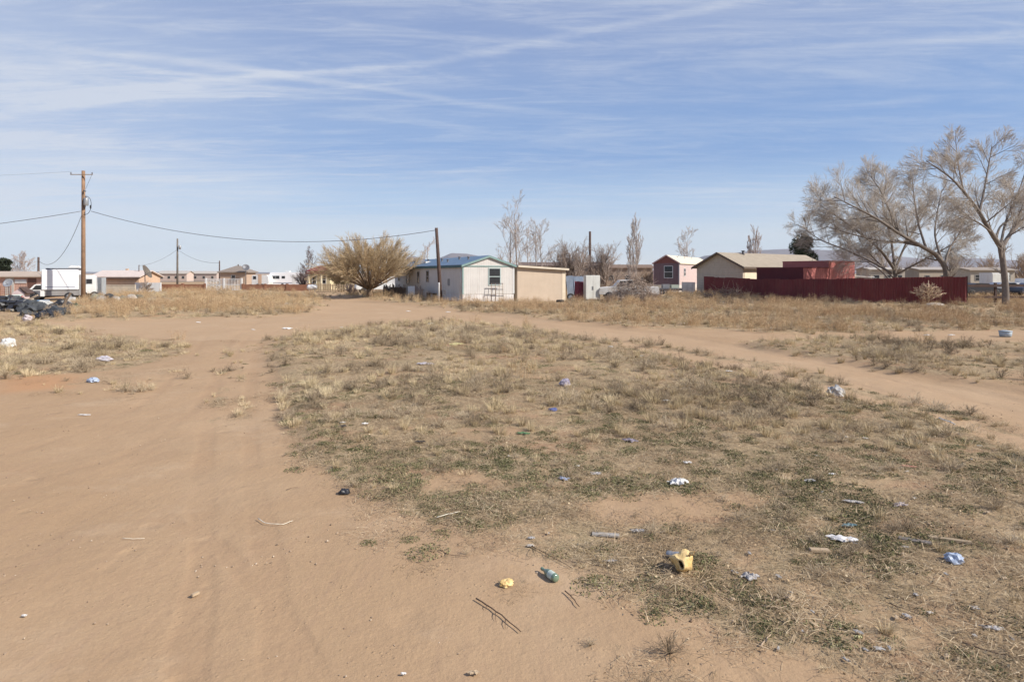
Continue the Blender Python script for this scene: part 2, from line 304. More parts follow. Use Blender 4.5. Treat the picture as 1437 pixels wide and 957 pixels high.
# ------------------------------------------------------------------ ground sheet
def make_ground():
    fine = np.linspace(R(-62), R(62), 640); coarse = np.linspace(R(62), R(298), 80)[1:-1]
    th = np.concatenate([fine, coarse]); nth = len(th)
    rr = np.concatenate([[0.4, 1.2, 2.0], np.geomspace(2.6, 90, 430), np.geomspace(92, 11000, 90)]); nr = len(rr)
    T, RR = np.meshgrid(th, rr); X = RR*np.sin(T); Y = RR*np.cos(T); RU = ruts(X, Y); Z = gz(X, Y)-RU*0.0075
    co = np.stack([X, Y, Z], -1).reshape(-1, 3); co = np.vstack([co, [[0, 0, float(Z[0].mean())]]])
    i = np.arange(nr-1)[:, None]; j = np.arange(nth)[None, :]; jn = (j+1) % nth
    q = np.stack([i*nth+j, i*nth+jn, (i+1)*nth+jn, (i+1)*nth+j], -1).reshape(-1, 4)[:, ::-1]
    faces = q.tolist()+[(int(k), int((k+1) % nth), nr*nth) for k in range(nth)]
    me = bpy.data.meshes.new('ground'); me.from_pydata(co.tolist(), [], faces); me.update()
    me.polygons.foreach_set('use_smooth', [True]*len(me.polygons))
    cv = cover(co[:, 0], co[:, 1])
    a = me.attributes.new('cover', 'FLOAT', 'POINT'); a.data.foreach_set('value', cv.astype(np.float32))
    og = np.maximum(inside(co[:, 0], co[:, 1], P_ORANGE, 0.06), 0.0)
    a = me.attributes.new('redsoil', 'FLOAT', 'POINT'); a.data.foreach_set('value', og.astype(np.float32))
    rd = inside(co[:, 0], co[:, 1], P_ROAD, 0.03)
    a = me.attributes.new('track', 'FLOAT', 'POINT'); a.data.foreach_set('value', rd.astype(np.float32))
    a = me.attributes.new('wheel', 'FLOAT', 'POINT'); a.data.foreach_set('value', np.append(RU.ravel(), 0).astype(np.float32))
    m = bpy.data.materials.new('desert_ground'); m.use_nodes = True; nt = m.node_tree; N = nt.nodes.new; L = nt.links.new
    b = nt.nodes['Principled BSDF']; b.inputs['Roughness'].default_value = 0.95; b.inputs['Specular IOR Level'].default_value = 0.1
    geo = N('ShaderNodeNewGeometry'); P = geo.outputs['Position']
    def nz(scale, detail=6, rough=0.6, sc=(1, 1, 1), rot=0.0, dist=0.0):
        mp = N('ShaderNodeMapping'); mp.inputs['Scale'].default_value = sc; mp.inputs['Rotation'].default_value = (0, 0, rot); L(P, mp.inputs['Vector'])
        n = N('ShaderNodeTexNoise'); n.inputs['Scale'].default_value = scale; n.inputs['Detail'].default_value = detail; n.inputs['Roughness'].default_value = rough; n.inputs['Distortion'].default_value = dist
        L(mp.outputs[0], n.inputs['Vector']); return n.outputs['Fac']
    def rng(x, a, b2, c=0.0, d=1.0):
        r = N('ShaderNodeMapRange'); L(x, r.inputs['Value']); r.inputs['From Min'].default_value = a; r.inputs['From Max'].default_value = b2; r.inputs['To Min'].default_value = c; r.inputs['To Max'].default_value = d; return r.outputs[0]
    def mix(f, a, b2):
        mm = N('ShaderNodeMix'); mm.data_type = 'RGBA'
        for v, k in ((f, 0), (a, 6), (b2, 7)):
            if hasattr(v, 'links'): L(v, mm.inputs[k])
            else: mm.inputs[k].default_value = v if k == 0 else (*v, 1)
        return mm.outputs[2]
    def mth(op, a, b2):
        mm = N('ShaderNodeMath'); mm.operation = op
        for i_, v in enumerate((a, b2)):
            if hasattr(v, 'links'): L(v, mm.inputs[i_])
            else: mm.inputs[i_].default_value = v
        return mm.outputs[0]
    def attr(n):
        a_ = N('ShaderNodeAttribute'); a_.attribute_name = n; return a_.outputs['Fac']
    dirt = mix(rng(nz(0.22, 5, .6), .35, .65), (0.372, 0.250, 0.143), (0.418, 0.288, 0.172))
    dirt = mix(rng(nz(1.3, 6, .65), .30, .75, 0, .45), dirt, (0.34, 0.222, 0.128))
    dirt = mix(rng(nz(14, 6, .75), .42, .72, 0, .30), dirt, (0.30, 0.195, 0.125))
    dirt = mix(rng(nz(60, 3, .7), .55, .75, 0, .35), dirt, (0.52, 0.39, 0.26))
    # tread marks, finely ribbed along the direction of travel
    dirt = mix(rng(nz(9, 3, .5, (1, 0.05, 1), R(-6)), .52, .68, 0, .22), dirt, (0.33, 0.215, 0.14))
    dirt = mix(rng(nz(0.35, 4, .5), .52, .70, 0, .45), dirt, (0.41, 0.295, 0.185))
    vo = N('ShaderNodeTexVoronoi'); vo.inputs['Scale'].default_value = 7; vo.inputs['Randomness'].default_value = 1; L(P, vo.inputs['Vector'])
    peb = rng(vo.outputs['Distance'], .05, .085, 1, 0)
    pebm = mth('MULTIPLY', peb, rng(nz(2.3, 3), .5, .62))
    dirt = mix(mth('MULTIPLY', pebm, .6), dirt, (0.20, 0.14, 0.10))
    dirt = mix(mth('MULTIPLY', rng(attr('wheel'), 0, 1), rng(nz(30, 3, .6), .3, .7, .10, .42)), dirt, (0.33, 0.212, 0.125))
    dirt = mix(rng(nz(0.8, 7, .7, (1, .5, 1), .4), .53, .70, 0, .38), dirt, (0.31, 0.205, 0.12))
    dirt = mix(rng(nz(0.55, 7, .7, (.6, 1, 1), 1.0), .55, .72, 0, .45), dirt, (0.50, 0.375, 0.25))
    dirt = mix(rng(nz(4.5, 8, .8), .58, .70, 0, .35), dirt, (0.29, 0.185, 0.11))
    dirt = mix(attr('redsoil'), dirt, (0.42, 0.24, 0.125))
    dirt = mix(mth('MULTIPLY', attr('track'), .35), dirt, (0.45, 0.315, 0.195))
    lit = mix(rng(nz(3.0, 8, .75), .35, .65), (0.33, 0.236, 0.136), (0.47, 0.347, 0.21))
    lit = mix(rng(nz(11, 8, .8, (1, .6, 1), 0.5), .45, .62, 0, .8), lit, (0.15, 0.115, 0.066))
    lit = mix(rng(nz(38, 5, .8, (1, .25, 1), 1.1), .55, .68, 0, .8), lit, (0.58, 0.46, 0.29))
    lit = mix(rng(nz(33, 5, .8, (.25, 1, 1), .3), .56, .68, 0, .7), lit, (0.55, 0.43, 0.27))
    lit = mix(rng(nz(0.5, 5, .6), .5, .66, 0, .30), lit, (0.17, 0.165, 0.085))
    lit = mix(rng(nz(0.9, 6, .7, (.6, 1, 1)), .52, .64, 0, .65), lit, (0.40, 0.235, 0.14))
    cvn = mth('ADD', attr('cover'), mth('MULTIPLY', mth('SUBTRACT', nz(3.5, 9, .75), .5), 1.3))
    f = rng(cvn, .30, .62)
    L(mix(mth('MULTIPLY', f, .92), dirt, lit), b.inputs['Base Color'])
    hgt = mth('ADD', mth('MULTIPLY', nz(24, 6, .7), .6), mth('ADD', mth('MULTIPLY', nz(5, 5, .6), 1.3), mth('MULTIPLY', pebm, .35)))
    hgt = mth('ADD', hgt, mth('MULTIPLY', nz(16, 3, .5, (1, .06, 1), R(-7)), mth('MULTIPLY', rng(nz(.5, 3), .45, .6), .35)))
    hgt = mth('ADD', hgt, mth('MULTIPLY', mth('MULTIPLY', f, nz(40, 5, .8)), 1.6))
    v2 = N('ShaderNodeTexVoronoi'); v2.inputs['Scale'].default_value = 2.1; v2.feature = 'SMOOTH_F1'; L(P, v2.inputs['Vector'])
    hgt = mth('SUBTRACT', hgt, mth('MULTIPLY', mth('MULTIPLY', rng(v2.outputs['Distance'], .10, .24, 1, 0), rng(nz(.9, 3), .48, .60)), 1.1))
    v3 = N('ShaderNodeTexVoronoi'); v3.inputs['Scale'].default_value = 19; L(P, v3.inputs['Vector'])
    hgt = mth('ADD', hgt, mth('MULTIPLY', mth('MULTIPLY', rng(v3.outputs['Distance'], .12, .24, 1, 0), rng(nz(1.4, 4, .7), .50, .66)), .5))
    bp = N('ShaderNodeBump'); bp.inputs['Strength'].default_value = 0.50; bp.inputs['Distance'].default_value = 0.024; L(hgt, bp.inputs['Height']); L(bp.outputs[0], b.inputs['Normal'])
    me.materials.append(m); o = bpy.data.objects.new('ground', me); C.objects.link(o); tag(o, None, None, None, 'structure'); return o
make_ground()

# ------------------------------------------------------------------ far mountains
def ridge(prof, dist, depth, seed, col, far=False):
    """prof: skyline points (px, py) -> heights at their real distance; a range with depth"""
    pxs = np.linspace(prof[0][0], prof[-1][0], 120); pys = np.interp(pxs, [p[0] for p in prof], [p[1] for p in prof])
    X = (pxs-CX)/FOC*dist; H = CAMZ+(HOR-pys)/FOC*dist; rows = 14; vs = []
    for r_ in range(rows):
        t = r_/(rows-1); y = dist-depth*0.6+depth*1.4*t; env = math.sin(min(1, t/0.43)*math.pi/2)**1.3 if t < 0.43 else math.cos((t-0.43)/0.57*math.pi/2)
        gul = fbm(X/(depth*.12)+seed, np.full_like(X, t*6), seed, 4)
        h = (H+12)*env*(1-0.35*(1-env)*gul*2)-14
        if abs(t-0.43) < 0.04: h = H
        vs += list(zip(X.tolist(), [y]*len(X), h.tolist()))
    n = len(X); fs = [(r_*n+i, r_*n+i+1, (r_+1)*n+i+1, (r_+1)*n+i) for r_ in range(rows-1) for i in range(n-1)]
    m = MB(); m.add(vs, fs, True); return m
mt = mat('mountain_rock', (0.16, 0.125, 0.11), 0.95, 0.3, 0.002, coord='Object')
def hills(prof, dist, depth, seed, label):
    o = ridge(prof, dist, depth, seed, None).build('mountains', mt); tag(o, label, None, None, 'structure'); return o
hills([(520, 384), (548, 373), (560, 364), (578, 359), (590, 362), (603, 366), (618, 362), (634, 355), (655, 356), (676, 360), (700, 366), (730, 372), (770, 378), (830, 384)], 8200, 1800, 3, 'blue mountain ridge with two peaks behind the blue roofed mobile home')
hills([(900, 384), (960, 372), (990, 359), (1030, 355), (1068, 351), (1110, 349), (1135, 350), (1200, 352), (1240, 358), (1300, 364), (1360, 362), (1437, 366), (1560, 370), (1800, 384)], 9000, 2000, 9, 'long low blue mesa on the skyline behind the tan house')
hills([(-500, 384), (-300, 379), (-50, 380), (160, 382), (300, 381), (420, 383), (520, 384)], 9300, 1500, 14, 'very low distant rise on the skyline beyond the utility poles')

# ------------------------------------------------------------------ haze
def haze():
    m = MB(); m.box(-10400, 10400, -10400, 10400, -12, 420)
    mm = bpy.data.materials.new('haze_air'); mm.use_nodes = True; nt = mm.node_tree
    nt.nodes.remove(nt.nodes['Principled BSDF']); v = nt.nodes.new('ShaderNodeVolumePrincipled')
    v.inputs['Color'].default_value = (0.72, 0.84, 1.0, 1); v.inputs['Density'].default_value = 4.5e-5; v.inputs['Anisotropy'].default_value = 0.0
    nt.links.new(v.outputs[0], nt.nodes['Material Output'].inputs['Volume'])
    o = m.build('haze', mm); tag(o, None, None, None, 'stuff'); return o
haze()

# ------------------------------------------------------------------ vegetation (ground cover)
def blade_mat(name, cols, rough=0.9):
    m = bpy.data.materials.new(name); m.use_nodes = True; nt = m.node_tree; N = nt.nodes.new; L = nt.links.new
    b = nt.nodes['Principled BSDF']; b.inputs['Roughness'].default_value = rough; b.inputs['Specular IOR Level'].default_value = 0.08
    oi = N('ShaderNodeAttribute'); oi.attribute_type = 'INSTANCER'; oi.attribute_name = 'tone'
    at_ = N('ShaderNodeAttribute'); at_.attribute_name = 'bl'
    ad = N('ShaderNodeMath'); ad.operation = 'MULTIPLY_ADD'; L(at_.outputs['Fac'], ad.inputs[0]); ad.inputs[1].default_value = 0.5
    ml = N('ShaderNodeMath'); ml.operation = 'MULTIPLY'; L(oi.outputs['Fac'], ml.inputs[0]); ml.inputs[1].default_value = 0.5; L(ml.outputs[0], ad.inputs[2])
    cr = N('ShaderNodeValToRGB'); el = cr.color_ramp.elements
    while len(el) < len(cols): el.new(0.5)
    for i, c in enumerate(cols): el[i].position = i/(len(cols)-1); el[i].color = (*c, 1)
    L(ad.outputs[0], cr.inputs[0]); L(cr.outputs[0], b.inputs['Base Color'])
    return m
def src_mesh(name, verts, faces, bl, material):
    me = bpy.data.meshes.new(name); me.from_pydata(verts, [], faces); me.update()
    a = me.attributes.new('bl', 'FLOAT', 'POINT'); a.data.foreach_set('value', np.array(bl, np.float32))
    me.materials.append(material); return bpy.data.objects.new(name, me)
def ribbon(V, F, B, pts, w, val):
    """thin tapering ribbon through pts"""
    a = random.random()*math.pi; side = Vector((math.cos(a), math.sin(a), 0.2*random.uniform(-1, 1)))
    o = len(V); k = len(pts)
    for i, p in enumerate(pts):
        ww = w*(1-0.85*i/(k-1)); V.append(tuple(p-side*ww/2)); V.append(tuple(p+side*ww/2)); B.extend([val, val])
    for i in range(k-1): F.append((o+2*i, o+2*i+1, o+2*i+3, o+2*i+2))
def straw_tuft(rad, h, n, w=0.009, lean=0.55):
    V, F, B = [], [], []
    for _ in range(n):
        a = random.random()*2*math.pi; r = rad*0.45*math.sqrt(random.random()); p = Vector((r*math.cos(a), r*math.sin(a), -0.01))
        a2 = a+random.uniform(-.6, .6); l = h*random.uniform(.45, 1.05); k = random.uniform(.15, 1)*lean
        d = Vector((math.cos(a2)*k, math.sin(a2)*k, 1)).normalized(); pts = [p]
        for s_ in range(3):
            p = p+d*l/3; pts.append(p.copy()); d = (d+Vector((math.cos(a2), math.sin(a2), -.35))*0.28*k*random.uniform(.5, 1.8)).normalized()
        ribbon(V, F, B, pts, w*random.uniform(.6, 1.2), random.random())
    return V, F, B
def brush(rad, h, n, w=0.008):
    """tumbleweed-like thin branching stems"""
    V, F, B = [], [], []
    for _ in range(n):
        a = random.random()*2*math.pi; el = random.uniform(.12, 1.45); d = Vector((math.cos(a)*math.cos(el), math.sin(a)*math.cos(el), math.sin(el)))
        l = random.uniform(.55, 1); p = Vector((0, 0, 0)); pts = [p]; tgt = Vector((d.x*rad, d.y*rad, max(.02, d.z*h)))*l
        for s_ in range(1, 4): pts.append(tgt*(s_/3)+Vector([random.gauss(0, .035*rad) for _ in range(3)]))
        ribbon(V, F, B, pts, w, random.random())
        for q in range(6):
            t = random.uniform(.35, 1); i = min(2, int(t*3)); b0 = pts[i].lerp(pts[i+1], t*3-i)
            dd = (tgt.normalized()+Vector([random.gauss(0, .7) for _ in range(3)])).normalized()*rad*random.uniform(.12, .32)
            b1 = b0+dd; b1.z = max(b1.z, .005); ribbon(V, F, B, [b0, (b0+b1)/2+Vector([random.gauss(0, .01) for _ in range(3)]), b1], w*.7, random.random())
    return V, F, B
def mat_weed(rad, n, h=0.05):
    """low creeping weed of little leaves on runners"""
    V, F, B = [], [], []
    for _ in range(n):
        a = random.random()*2*math.pi; r = rad*(random.random()**0.65); c = Vector((r*math.cos(a), r*math.sin(a), random.uniform(.004, h*(1.15-r/rad))))
        s = random.uniform(.006, .016); u = Vector([random.gauss(0, 1), random.gauss(0, 1), random.gauss(0, .7)]).normalized(); v = u.cross(Vector([random.gauss(0, 1), random.gauss(0, 1), random.gauss(0, 1)])).normalized()
        o = len(V); val = random.random()
        for q in (-u*s*1.4, v*s*.6, u*s*1.4, -v*s*.6): V.append(tuple(c+q)); B.append(val)
        F.append((o, o+1, o+2, o+3))
    for _ in range(n//10):
        a = random.random()*2*math.pi; p0 = Vector((0, 0, .015)); p1 = Vector((math.cos(a), math.sin(a), .02))*rad*random.uniform(.5, 1.1)
        ribbon(V, F, B, [p0, (p0+p1)/2+Vector((random.gauss(0, .03), random.gauss(0, .03), .02)), p1], .004, random.random())
    return V, F, B
def litter(rad, n):
    V, F, B = [], [], []
    for _ in range(n):
        a = random.random()*2*math.pi; r = rad*math.sqrt(random.random()); c = Vector((r*math.cos(a), r*math.sin(a), random.uniform(.004, .03)))
        if random.random() < .8:
            a2 = random.random()*math.pi; l = random.uniform(.03, .16); d = Vector((math.cos(a2), math.sin(a2), random.gauss(0, .12)))*l/2
            ribbon(V, F, B, [c-d, c+Vector((0, 0, .006)), c+d], random.uniform(.003, .006), random.random())
        else:
            s = random.uniform(.004, .012); o = len(V); val = random.random()*.8; u = Vector((random.gauss(0, 1), random.gauss(0, 1), random.gauss(0, .4))).normalized(); v = u.cross(Vector((random.gauss(0, .5), random.gauss(0, .5), 1))).normalized()
            for q in (-u*s, v*s*.7, u*s, -v*s*.7): V.append(tuple(c+q)); B.append(val)
            F.append((o, o+1, o+2, o+3))
    return V, F, B
def tall_weed(rad, h, n):
    V, F, B = [], [], []
    for _ in range(n):
        a = random.random()*2*math.pi; r = rad*math.sqrt(random.random()); p = Vector((r*math.cos(a), r*math.sin(a), 0)); l = h*random.uniform(.5, 1.1)
        top = p+Vector((random.gauss(0, .16)*l, random.gauss(0, .16)*l, l)); ribbon(V, F, B, [p, (p+top)/2, top], .009, random.random())
        for q in range(7):
            t = random.uniform(.3, 1); b0 = p.lerp(top, t); b1 = b0+Vector((random.gauss(0, .09), random.gauss(0, .09), random.uniform(.02, .13)))
            ribbon(V, F, B, [b0, (b0+b1)/2, b1], .010, random.random())
    return V, F, B

M_STRAW = blade_mat('straw_blades', [(0.30, 0.23, 0.135), (0.53, 0.42, 0.255), (0.72, 0.60, 0.39)])
M_BRUSH = blade_mat('brush_stems', [(0.13, 0.098, 0.066), (0.38, 0.298, 0.198), (0.60, 0.495, 0.345)])
M_GREEN = blade_mat('weed_leaves', [(0.085, 0.086, 0.042), (0.17, 0.165, 0.08), (0.36, 0.32, 0.185)])
M_LITT = blade_mat('litter_bits', [(0.08, 0.055, 0.035), (0.34, 0.245, 0.145), (0.66, 0.54, 0.36)])
M_RUSS = blade_mat('russet_stems', [(0.25, 0.15, 0.085), (0.46, 0.315, 0.18), (0.66, 0.51, 0.31)])

AVOID = []    # (x, y, r) keep-outs filled by litter items and building footprints
def scatter(name, label, sources, pts, tones, scales):
    col = bpy.data.collections.new(name+'_kinds')
    for i, (V, F, B, m) in enumerate(sources): col.objects.link(src_mesh('%s_clump_%02d' % (name, i), V, F, B, m))
    n = len(pts); me = bpy.data.meshes.new(name); me.from_pydata(pts.tolist(), [], [])
    def at_(nm, ty, arr, key='value'):
        a = me.attributes.new(nm, ty, 'POINT'); a.data.foreach_set(key, arr.astype(np.float32 if ty != 'INT' else np.int32).ravel())
    at_('scl', 'FLOAT_VECTOR', np.stack([scales*rs.uniform(.85, 1.2, n), scales*rs.uniform(.85, 1.2, n), scales*rs.uniform(.75, 1.25, n)], -1), 'vector')
    at_('rot', 'FLOAT_VECTOR', np.stack([rs.normal(0, .06, n), rs.normal(0, .06, n), rs.uniform(0, 6.28, n)], -1), 'vector')
    at_('idx', 'INT', rs.randint(0, len(sources), n)); at_('tone', 'FLOAT', tones)
    o = bpy.data.objects.new(name, me); C.objects.link(o); tag(o, label, None, None, 'stuff')
    ng = bpy.data.node_groups.new(name+'_nodes', 'GeometryNodeTree'); ng.interface.new_socket('Geometry', in_out='INPUT', socket_type='NodeSocketGeometry'); ng.interface.new_socket('Geometry', in_out='OUTPUT', socket_type='NodeSocketGeometry')
    N = ng.nodes.new; L = ng.links.new
    gi = N('NodeGroupInput'); go = N('NodeGroupOutput'); mp = N('GeometryNodeMeshToPoints'); ip = N('GeometryNodeInstanceOnPoints'); ci = N('GeometryNodeCollectionInfo')
    ci.inputs['Collection'].default_value = col; ci.inputs['Separate Children'].default_value = True; ci.inputs['Reset Children'].default_value = True
    def na(nm, ty):
        q = N('GeometryNodeInputNamedAttribute'); q.data_type = ty; q.inputs['Name'].default_value = nm; return q.outputs[0]
    e2r = N('FunctionNodeEulerToRotation'); L(na('rot', 'FLOAT_VECTOR'), e2r.inputs[0])
    L(gi.outputs[0], mp.inputs[0]); L(mp.outputs[0], ip.inputs['Points']); L(ci.outputs[0], ip.inputs['Instance']); ip.inputs['Pick Instance'].default_value = True
    L(na('idx', 'INT'), ip.inputs['Instance Index']); L(e2r.outputs[0], ip.inputs['Rotation']); L(na('scl', 'FLOAT_VECTOR'), ip.inputs['Scale']); L(ip.outputs[0], go.inputs[0])
    md = o.modifiers.new('scatter', 'NODES'); md.node_group = ng
    return o
def sample(bands, spread=R(52)):
    out = []
    for r0, r1, den in bands:
        n = int((r1*r1-r0*r0)*spread*den); r = np.sqrt(rs.uniform(r0*r0, r1*r1, n)); t = rs.uniform(-spread, spread, n)
        out.append(np.stack([r*np.sin(t), r*np.cos(t)], -1))
    return np.vstack(out)
def keep_clear(p):
    ok = np.ones(len(p), bool)
    for x, y, r in AVOID: ok &= np.hypot(p[:, 0]-x, p[:, 1]-y) > (r if r > .4 else r*.62)
    return p[ok]
def scatter_all():
    def mk(p, prob, sc_):
        k = rs.uniform(size=len(p)) < prob; p = p[k]; s = sc_[k] if hasattr(sc_, '__len__') else np.full(len(p), sc_)
        return np.column_stack([p, gz(p[:, 0], p[:, 1])]), s
    def dist_scale(p, near=1.0, grow=0.012): return near+grow*np.hypot(p[:, 0], p[:, 1])
    green_zone = lambda p: np.clip(smooth(fbm(p[:, 0]/1.6, p[:, 1]/1.6, 101, 4), .42, .62)+1.2*sum(inside(p[:, 0], p[:, 1], q, .06) for q in P_GREEN), 0, 1.1)
    russ_zone = lambda p: np.clip(inside(p[:, 0], p[:, 1], P_MOUND, .04)+inside(p[:, 0], p[:, 1], P_FARBAND, .04), 0, 1)
    # low green weeds
    p = keep_clear(sample([(3.2, 8, 60), (8, 14, 30), (14, 24, 8), (24, 45, 1.8)])); cv = cover(p[:, 0], p[:, 1]); r = np.hypot(p[:, 0], p[:, 1])
    P3, s = mk(p, cv**1.3*(green_zone(p)*.85+.10)*(1-.75*smooth(r, 9, 18)), np.random.RandomState(1).uniform(.35, 1.05, len(p))*dist_scale(p, .75, .012))
    scatter('green_weeds', 'low creeping olive green weeds growing in mats on the dirt', [(*mat_weed(random.uniform(.12, .26), random.randint(70, 190)), M_GREEN) for _ in range(8)], P3, fbm(P3[:, 0]/1.2, P3[:, 1]/1.2, 5, 3)*rs.uniform(.5, 1.3, len(P3)), s)
    # stones and clods on the bare dirt
    def pebble():
        V, F, B = [], [], []
        for _ in range(3):
            bm = bmesh.new(); bmesh.ops.create_icosphere(bm, subdivisions=1, radius=random.uniform(.004, .012)); off = Vector((random.uniform(-.12, .12), random.uniform(-.12, .12), .001)); o = len(V); val = random.random()
            for v in bm.verts: q = v.co*random.uniform(.75, 1.2); V.append((q.x*1.3+off.x, q.y+off.y, q.z*.7+off.z)); B.append(val)
            F += [tuple(o+w.index for w in f.verts) for f in bm.faces]; bm.free()
        return V, F, B
    pg = sample([(3.2, 8, 14), (8, 16, 5)]); keep = rs.uniform(size=len(pg)) < (.15+.85*smooth(fbm(pg[:, 0]/1.1, pg[:, 1]/1.1, 211, 4), .45, .65)); pg = pg[keep]
    scatter('gravel', 'small stones and clods on the bare dirt', [(*pebble(), blade_mat('stone_bits', [(.16, .11, .075), (.36, .27, .19), (.56, .47, .36)])) for _ in range(6)], np.column_stack([pg, gz(pg[:, 0], pg[:, 1])]), rs.uniform(.0, 1, len(pg)), rs.uniform(.4, 1.1, len(pg)))
    # lying straw and dead bits
    p = keep_clear(sample([(3.2, 8, 42), (8, 14, 24), (14, 26, 7), (26, 48, 2)])); cv = cover(p[:, 0], p[:, 1])
    P3, s = mk(p, np.clip(cv*.95+.0012, 0, 1), np.random.RandomState(2).uniform(.6, 1.3, len(p))*dist_scale(p, .9, .012))
    scatter('plant_litter', 'dry straw, twigs and dead leaves lying among the weeds', [(*litter(.28, 110), M_LITT) for _ in range(5)], P3, rs.uniform(.1, 1, len(P3)), s)
    # straw tufts
    p = keep_clear(sample([(3.4, 8, 18), (8, 14, 22), (14, 26, 14), (26, 45, 5.5), (45, 75, 1.9), (75, 130, .5)])); cv = cover(p[:, 0], p[:, 1]); r = np.hypot(p[:, 0], p[:, 1])
    z = smooth(fbm(p[:, 0]/2.4, p[:, 1]/2.4, 131, 4), .42, .62)
    P3, s = mk(p, cv*(.16+.78*z)*(.22+.78*smooth(r, 6, 11)), np.random.RandomState(3).uniform(.25, 1.0, len(p))**1.2*(.62+.38*smooth(r, 6, 12))*dist_scale(p, .78, .013))
    scatter('dry_grass', 'pale straw coloured dry grass in loose tufts', [(*straw_tuft(.16, random.uniform(.22, .34), 95), M_STRAW) for _ in range(5)]+[(*straw_tuft(.30, .16, 80, .008, 1.6), M_STRAW) for _ in range(4)], P3, (fbm(P3[:, 0]/1.6, P3[:, 1]/1.6, 15, 3)-.5)*2.0+.5+rs.uniform(-.3, .4, len(P3)), s)
    k0 = keep_clear(sample([(9, 16, .55), (16, 40, .50), (40, 60, .15)])); cv = cover(k0[:, 0], k0[:, 1])
    P3, s = mk(k0, np.clip(cv, 0, 1)*.8, np.random.RandomState(33).uniform(.6, 1.15, len(k0))*dist_scale(k0, .85, .006))
    scatter('tall_dry_grass', 'taller pale bunches of dry grass standing out of the weeds', [(*straw_tuft(.24, random.uniform(.30, .40), 110, .008, .75), M_STRAW) for _ in range(5)], P3, rs.uniform(.1, .8, len(P3)), s)
    # grey-brown brush
    p = keep_clear(sample([(3.4, 8, 13), (8, 14, 16), (14, 26, 12.0), (26, 45, 4.4), (45, 75, 1.7), (75, 130, .45)])); cv = cover(p[:, 0], p[:, 1]); r = np.hypot(p[:, 0], p[:, 1])
    z = smooth(fbm(p[:, 0]/1.9+40, p[:, 1]/1.9, 151, 4), .44, .62)
    P3, s = mk(p, cv*(.12+.95*z)*(.55+.45*smooth(r, 6, 12)), (.30+.95*np.random.RandomState(4).uniform(0, 1, len(p))**2)*(.6+.5*smooth(r, 6, 12))*dist_scale(p, .72, .013))
    scatter('grey_brush', 'grey brown dead brush spreading over the lot', [(*brush(random.uniform(.26, .36), random.uniform(.16, .30), 42), M_BRUSH) for _ in range(6)], P3, (fbm(P3[:, 0]/1.2, P3[:, 1]/1.2, 25, 3)-.5)*2.4+.5+rs.uniform(-.3, .4, len(P3)), s)
    # tall russet weeds along the mound and the far band
    p = keep_clear(sample([(14, 26, 2.0), (26, 45, 4.5), (45, 75, 2.2), (75, 130, .5)])); cv = cover(p[:, 0], p[:, 1]); rz = russ_zone(p)
    z = smooth(fbm(p[:, 0]/3.5, p[:, 1]/3.5, 171, 3), .35, .6)
    P3, s = mk(p, cv*(.04+.9*rz*z), np.random.RandomState(6).uniform(.4, 1.05, len(p))*dist_scale(p, .62, .008))
    scatter('russet_weeds', 'tall russet dry weeds in the rough beside the dirt road', [(*tall_weed(.28, random.uniform(.45, .65), 26), M_RUSS) for _ in range(5)], P3, fbm(P3[:, 0]/6, P3[:, 1]/6, 35, 3)+rs.uniform(-.2, .3, len(P3)), s)

# ------------------------------------------------------------------ shared paints
WHITE = mat('white_paint', (0.68, 0.68, 0.66), 0.55, 0.05, 2.0, dirt=0.25)
CREAM = mat('cream_siding', (0.70, 0.66, 0.58), 0.7, 0.05, 1.5, dirt=0.18, stripes=('X', 4, .25))
DARK = mat('dark_rubber', (0.025, 0.025, 0.027), 0.75, 0.3, 6)
METAL = mat('grey_metal', (0.33, 0.34, 0.35), 0.45, 0.2, 5, metal=.4, dirt=.3)
PIPE = mat('vent_metal', (0.14, 0.14, 0.15), 0.5, 0.2, 5, metal=.3)
WOOD = mat('weathered_wood', (0.26, 0.19, 0.13), 0.9, 0.3, 5, bump=.4)
POLEW = mat('treated_pole_wood', (0.27, 0.165, 0.10), 0.85, 0.25, 3, bump=.3, stripes=None)
DARKW = mat('dark_pole_wood', (0.085, 0.055, 0.045), 0.85, 0.35, 3, bump=.3)
GLASS = glassmat()
CHROME = mat('bright_metal', (0.6, 0.6, 0.6), 0.3, 0.1, 5, metal=.8)

def avoid_box(x, y, rz, w, l, pad=.3):
    c, s = math.cos(rz), math.sin(rz); nx = max(1, int(w/1.6)); ny = max(1, int(l/1.6))
    for i in range(nx+1):
        for j in range(ny+1):
            u = w*i/nx; v = l*j/ny; AVOID.append((x+c*u-s*v, y+s*u+c*v, .85+pad))
def window(root, face, u, z, w, h, W, frame_m=WHITE, split='v', t=.05):
    """a framed window on a wall plane of a body W wide: face front (y=0), left (x=0) or right (x=W)"""
    def P(a, b, z0, z1, d0, d1, mb):
        if face == 'front': mb.box(a, b, -d1, -d0, z0, z1)
        elif face == 'left': mb.box(-d1, -d0, a, b, z0, z1)
        else: mb.box(W+d0, W+d1, a, b, z0, z1)
    wn = MB(); f = .07
    P(u, u+w, z, z+f, .003, t, wn); P(u, u+w, z+h-f, z+h, .003, t, wn); P(u, u+f, z+f, z+h-f, .003, t, wn); P(u+w-f, u+w, z+f, z+h-f, .003, t, wn)
    if split == 'v': P(u+f, u+w-f, z+h/2-.03, z+h/2+.03, .003, t*.8, wn)
    if split == 'h': P(u+w/2-.03, u+w/2+.03, z+f, z+h-f, .003, t*.8, wn)
    wo = wn.build('window', frame_m, root)
    g = MB(); P(u+f, u+w-f, z+f, z+h-f, .004, .018, g); g.build('pane', GLASS, wo); return wo
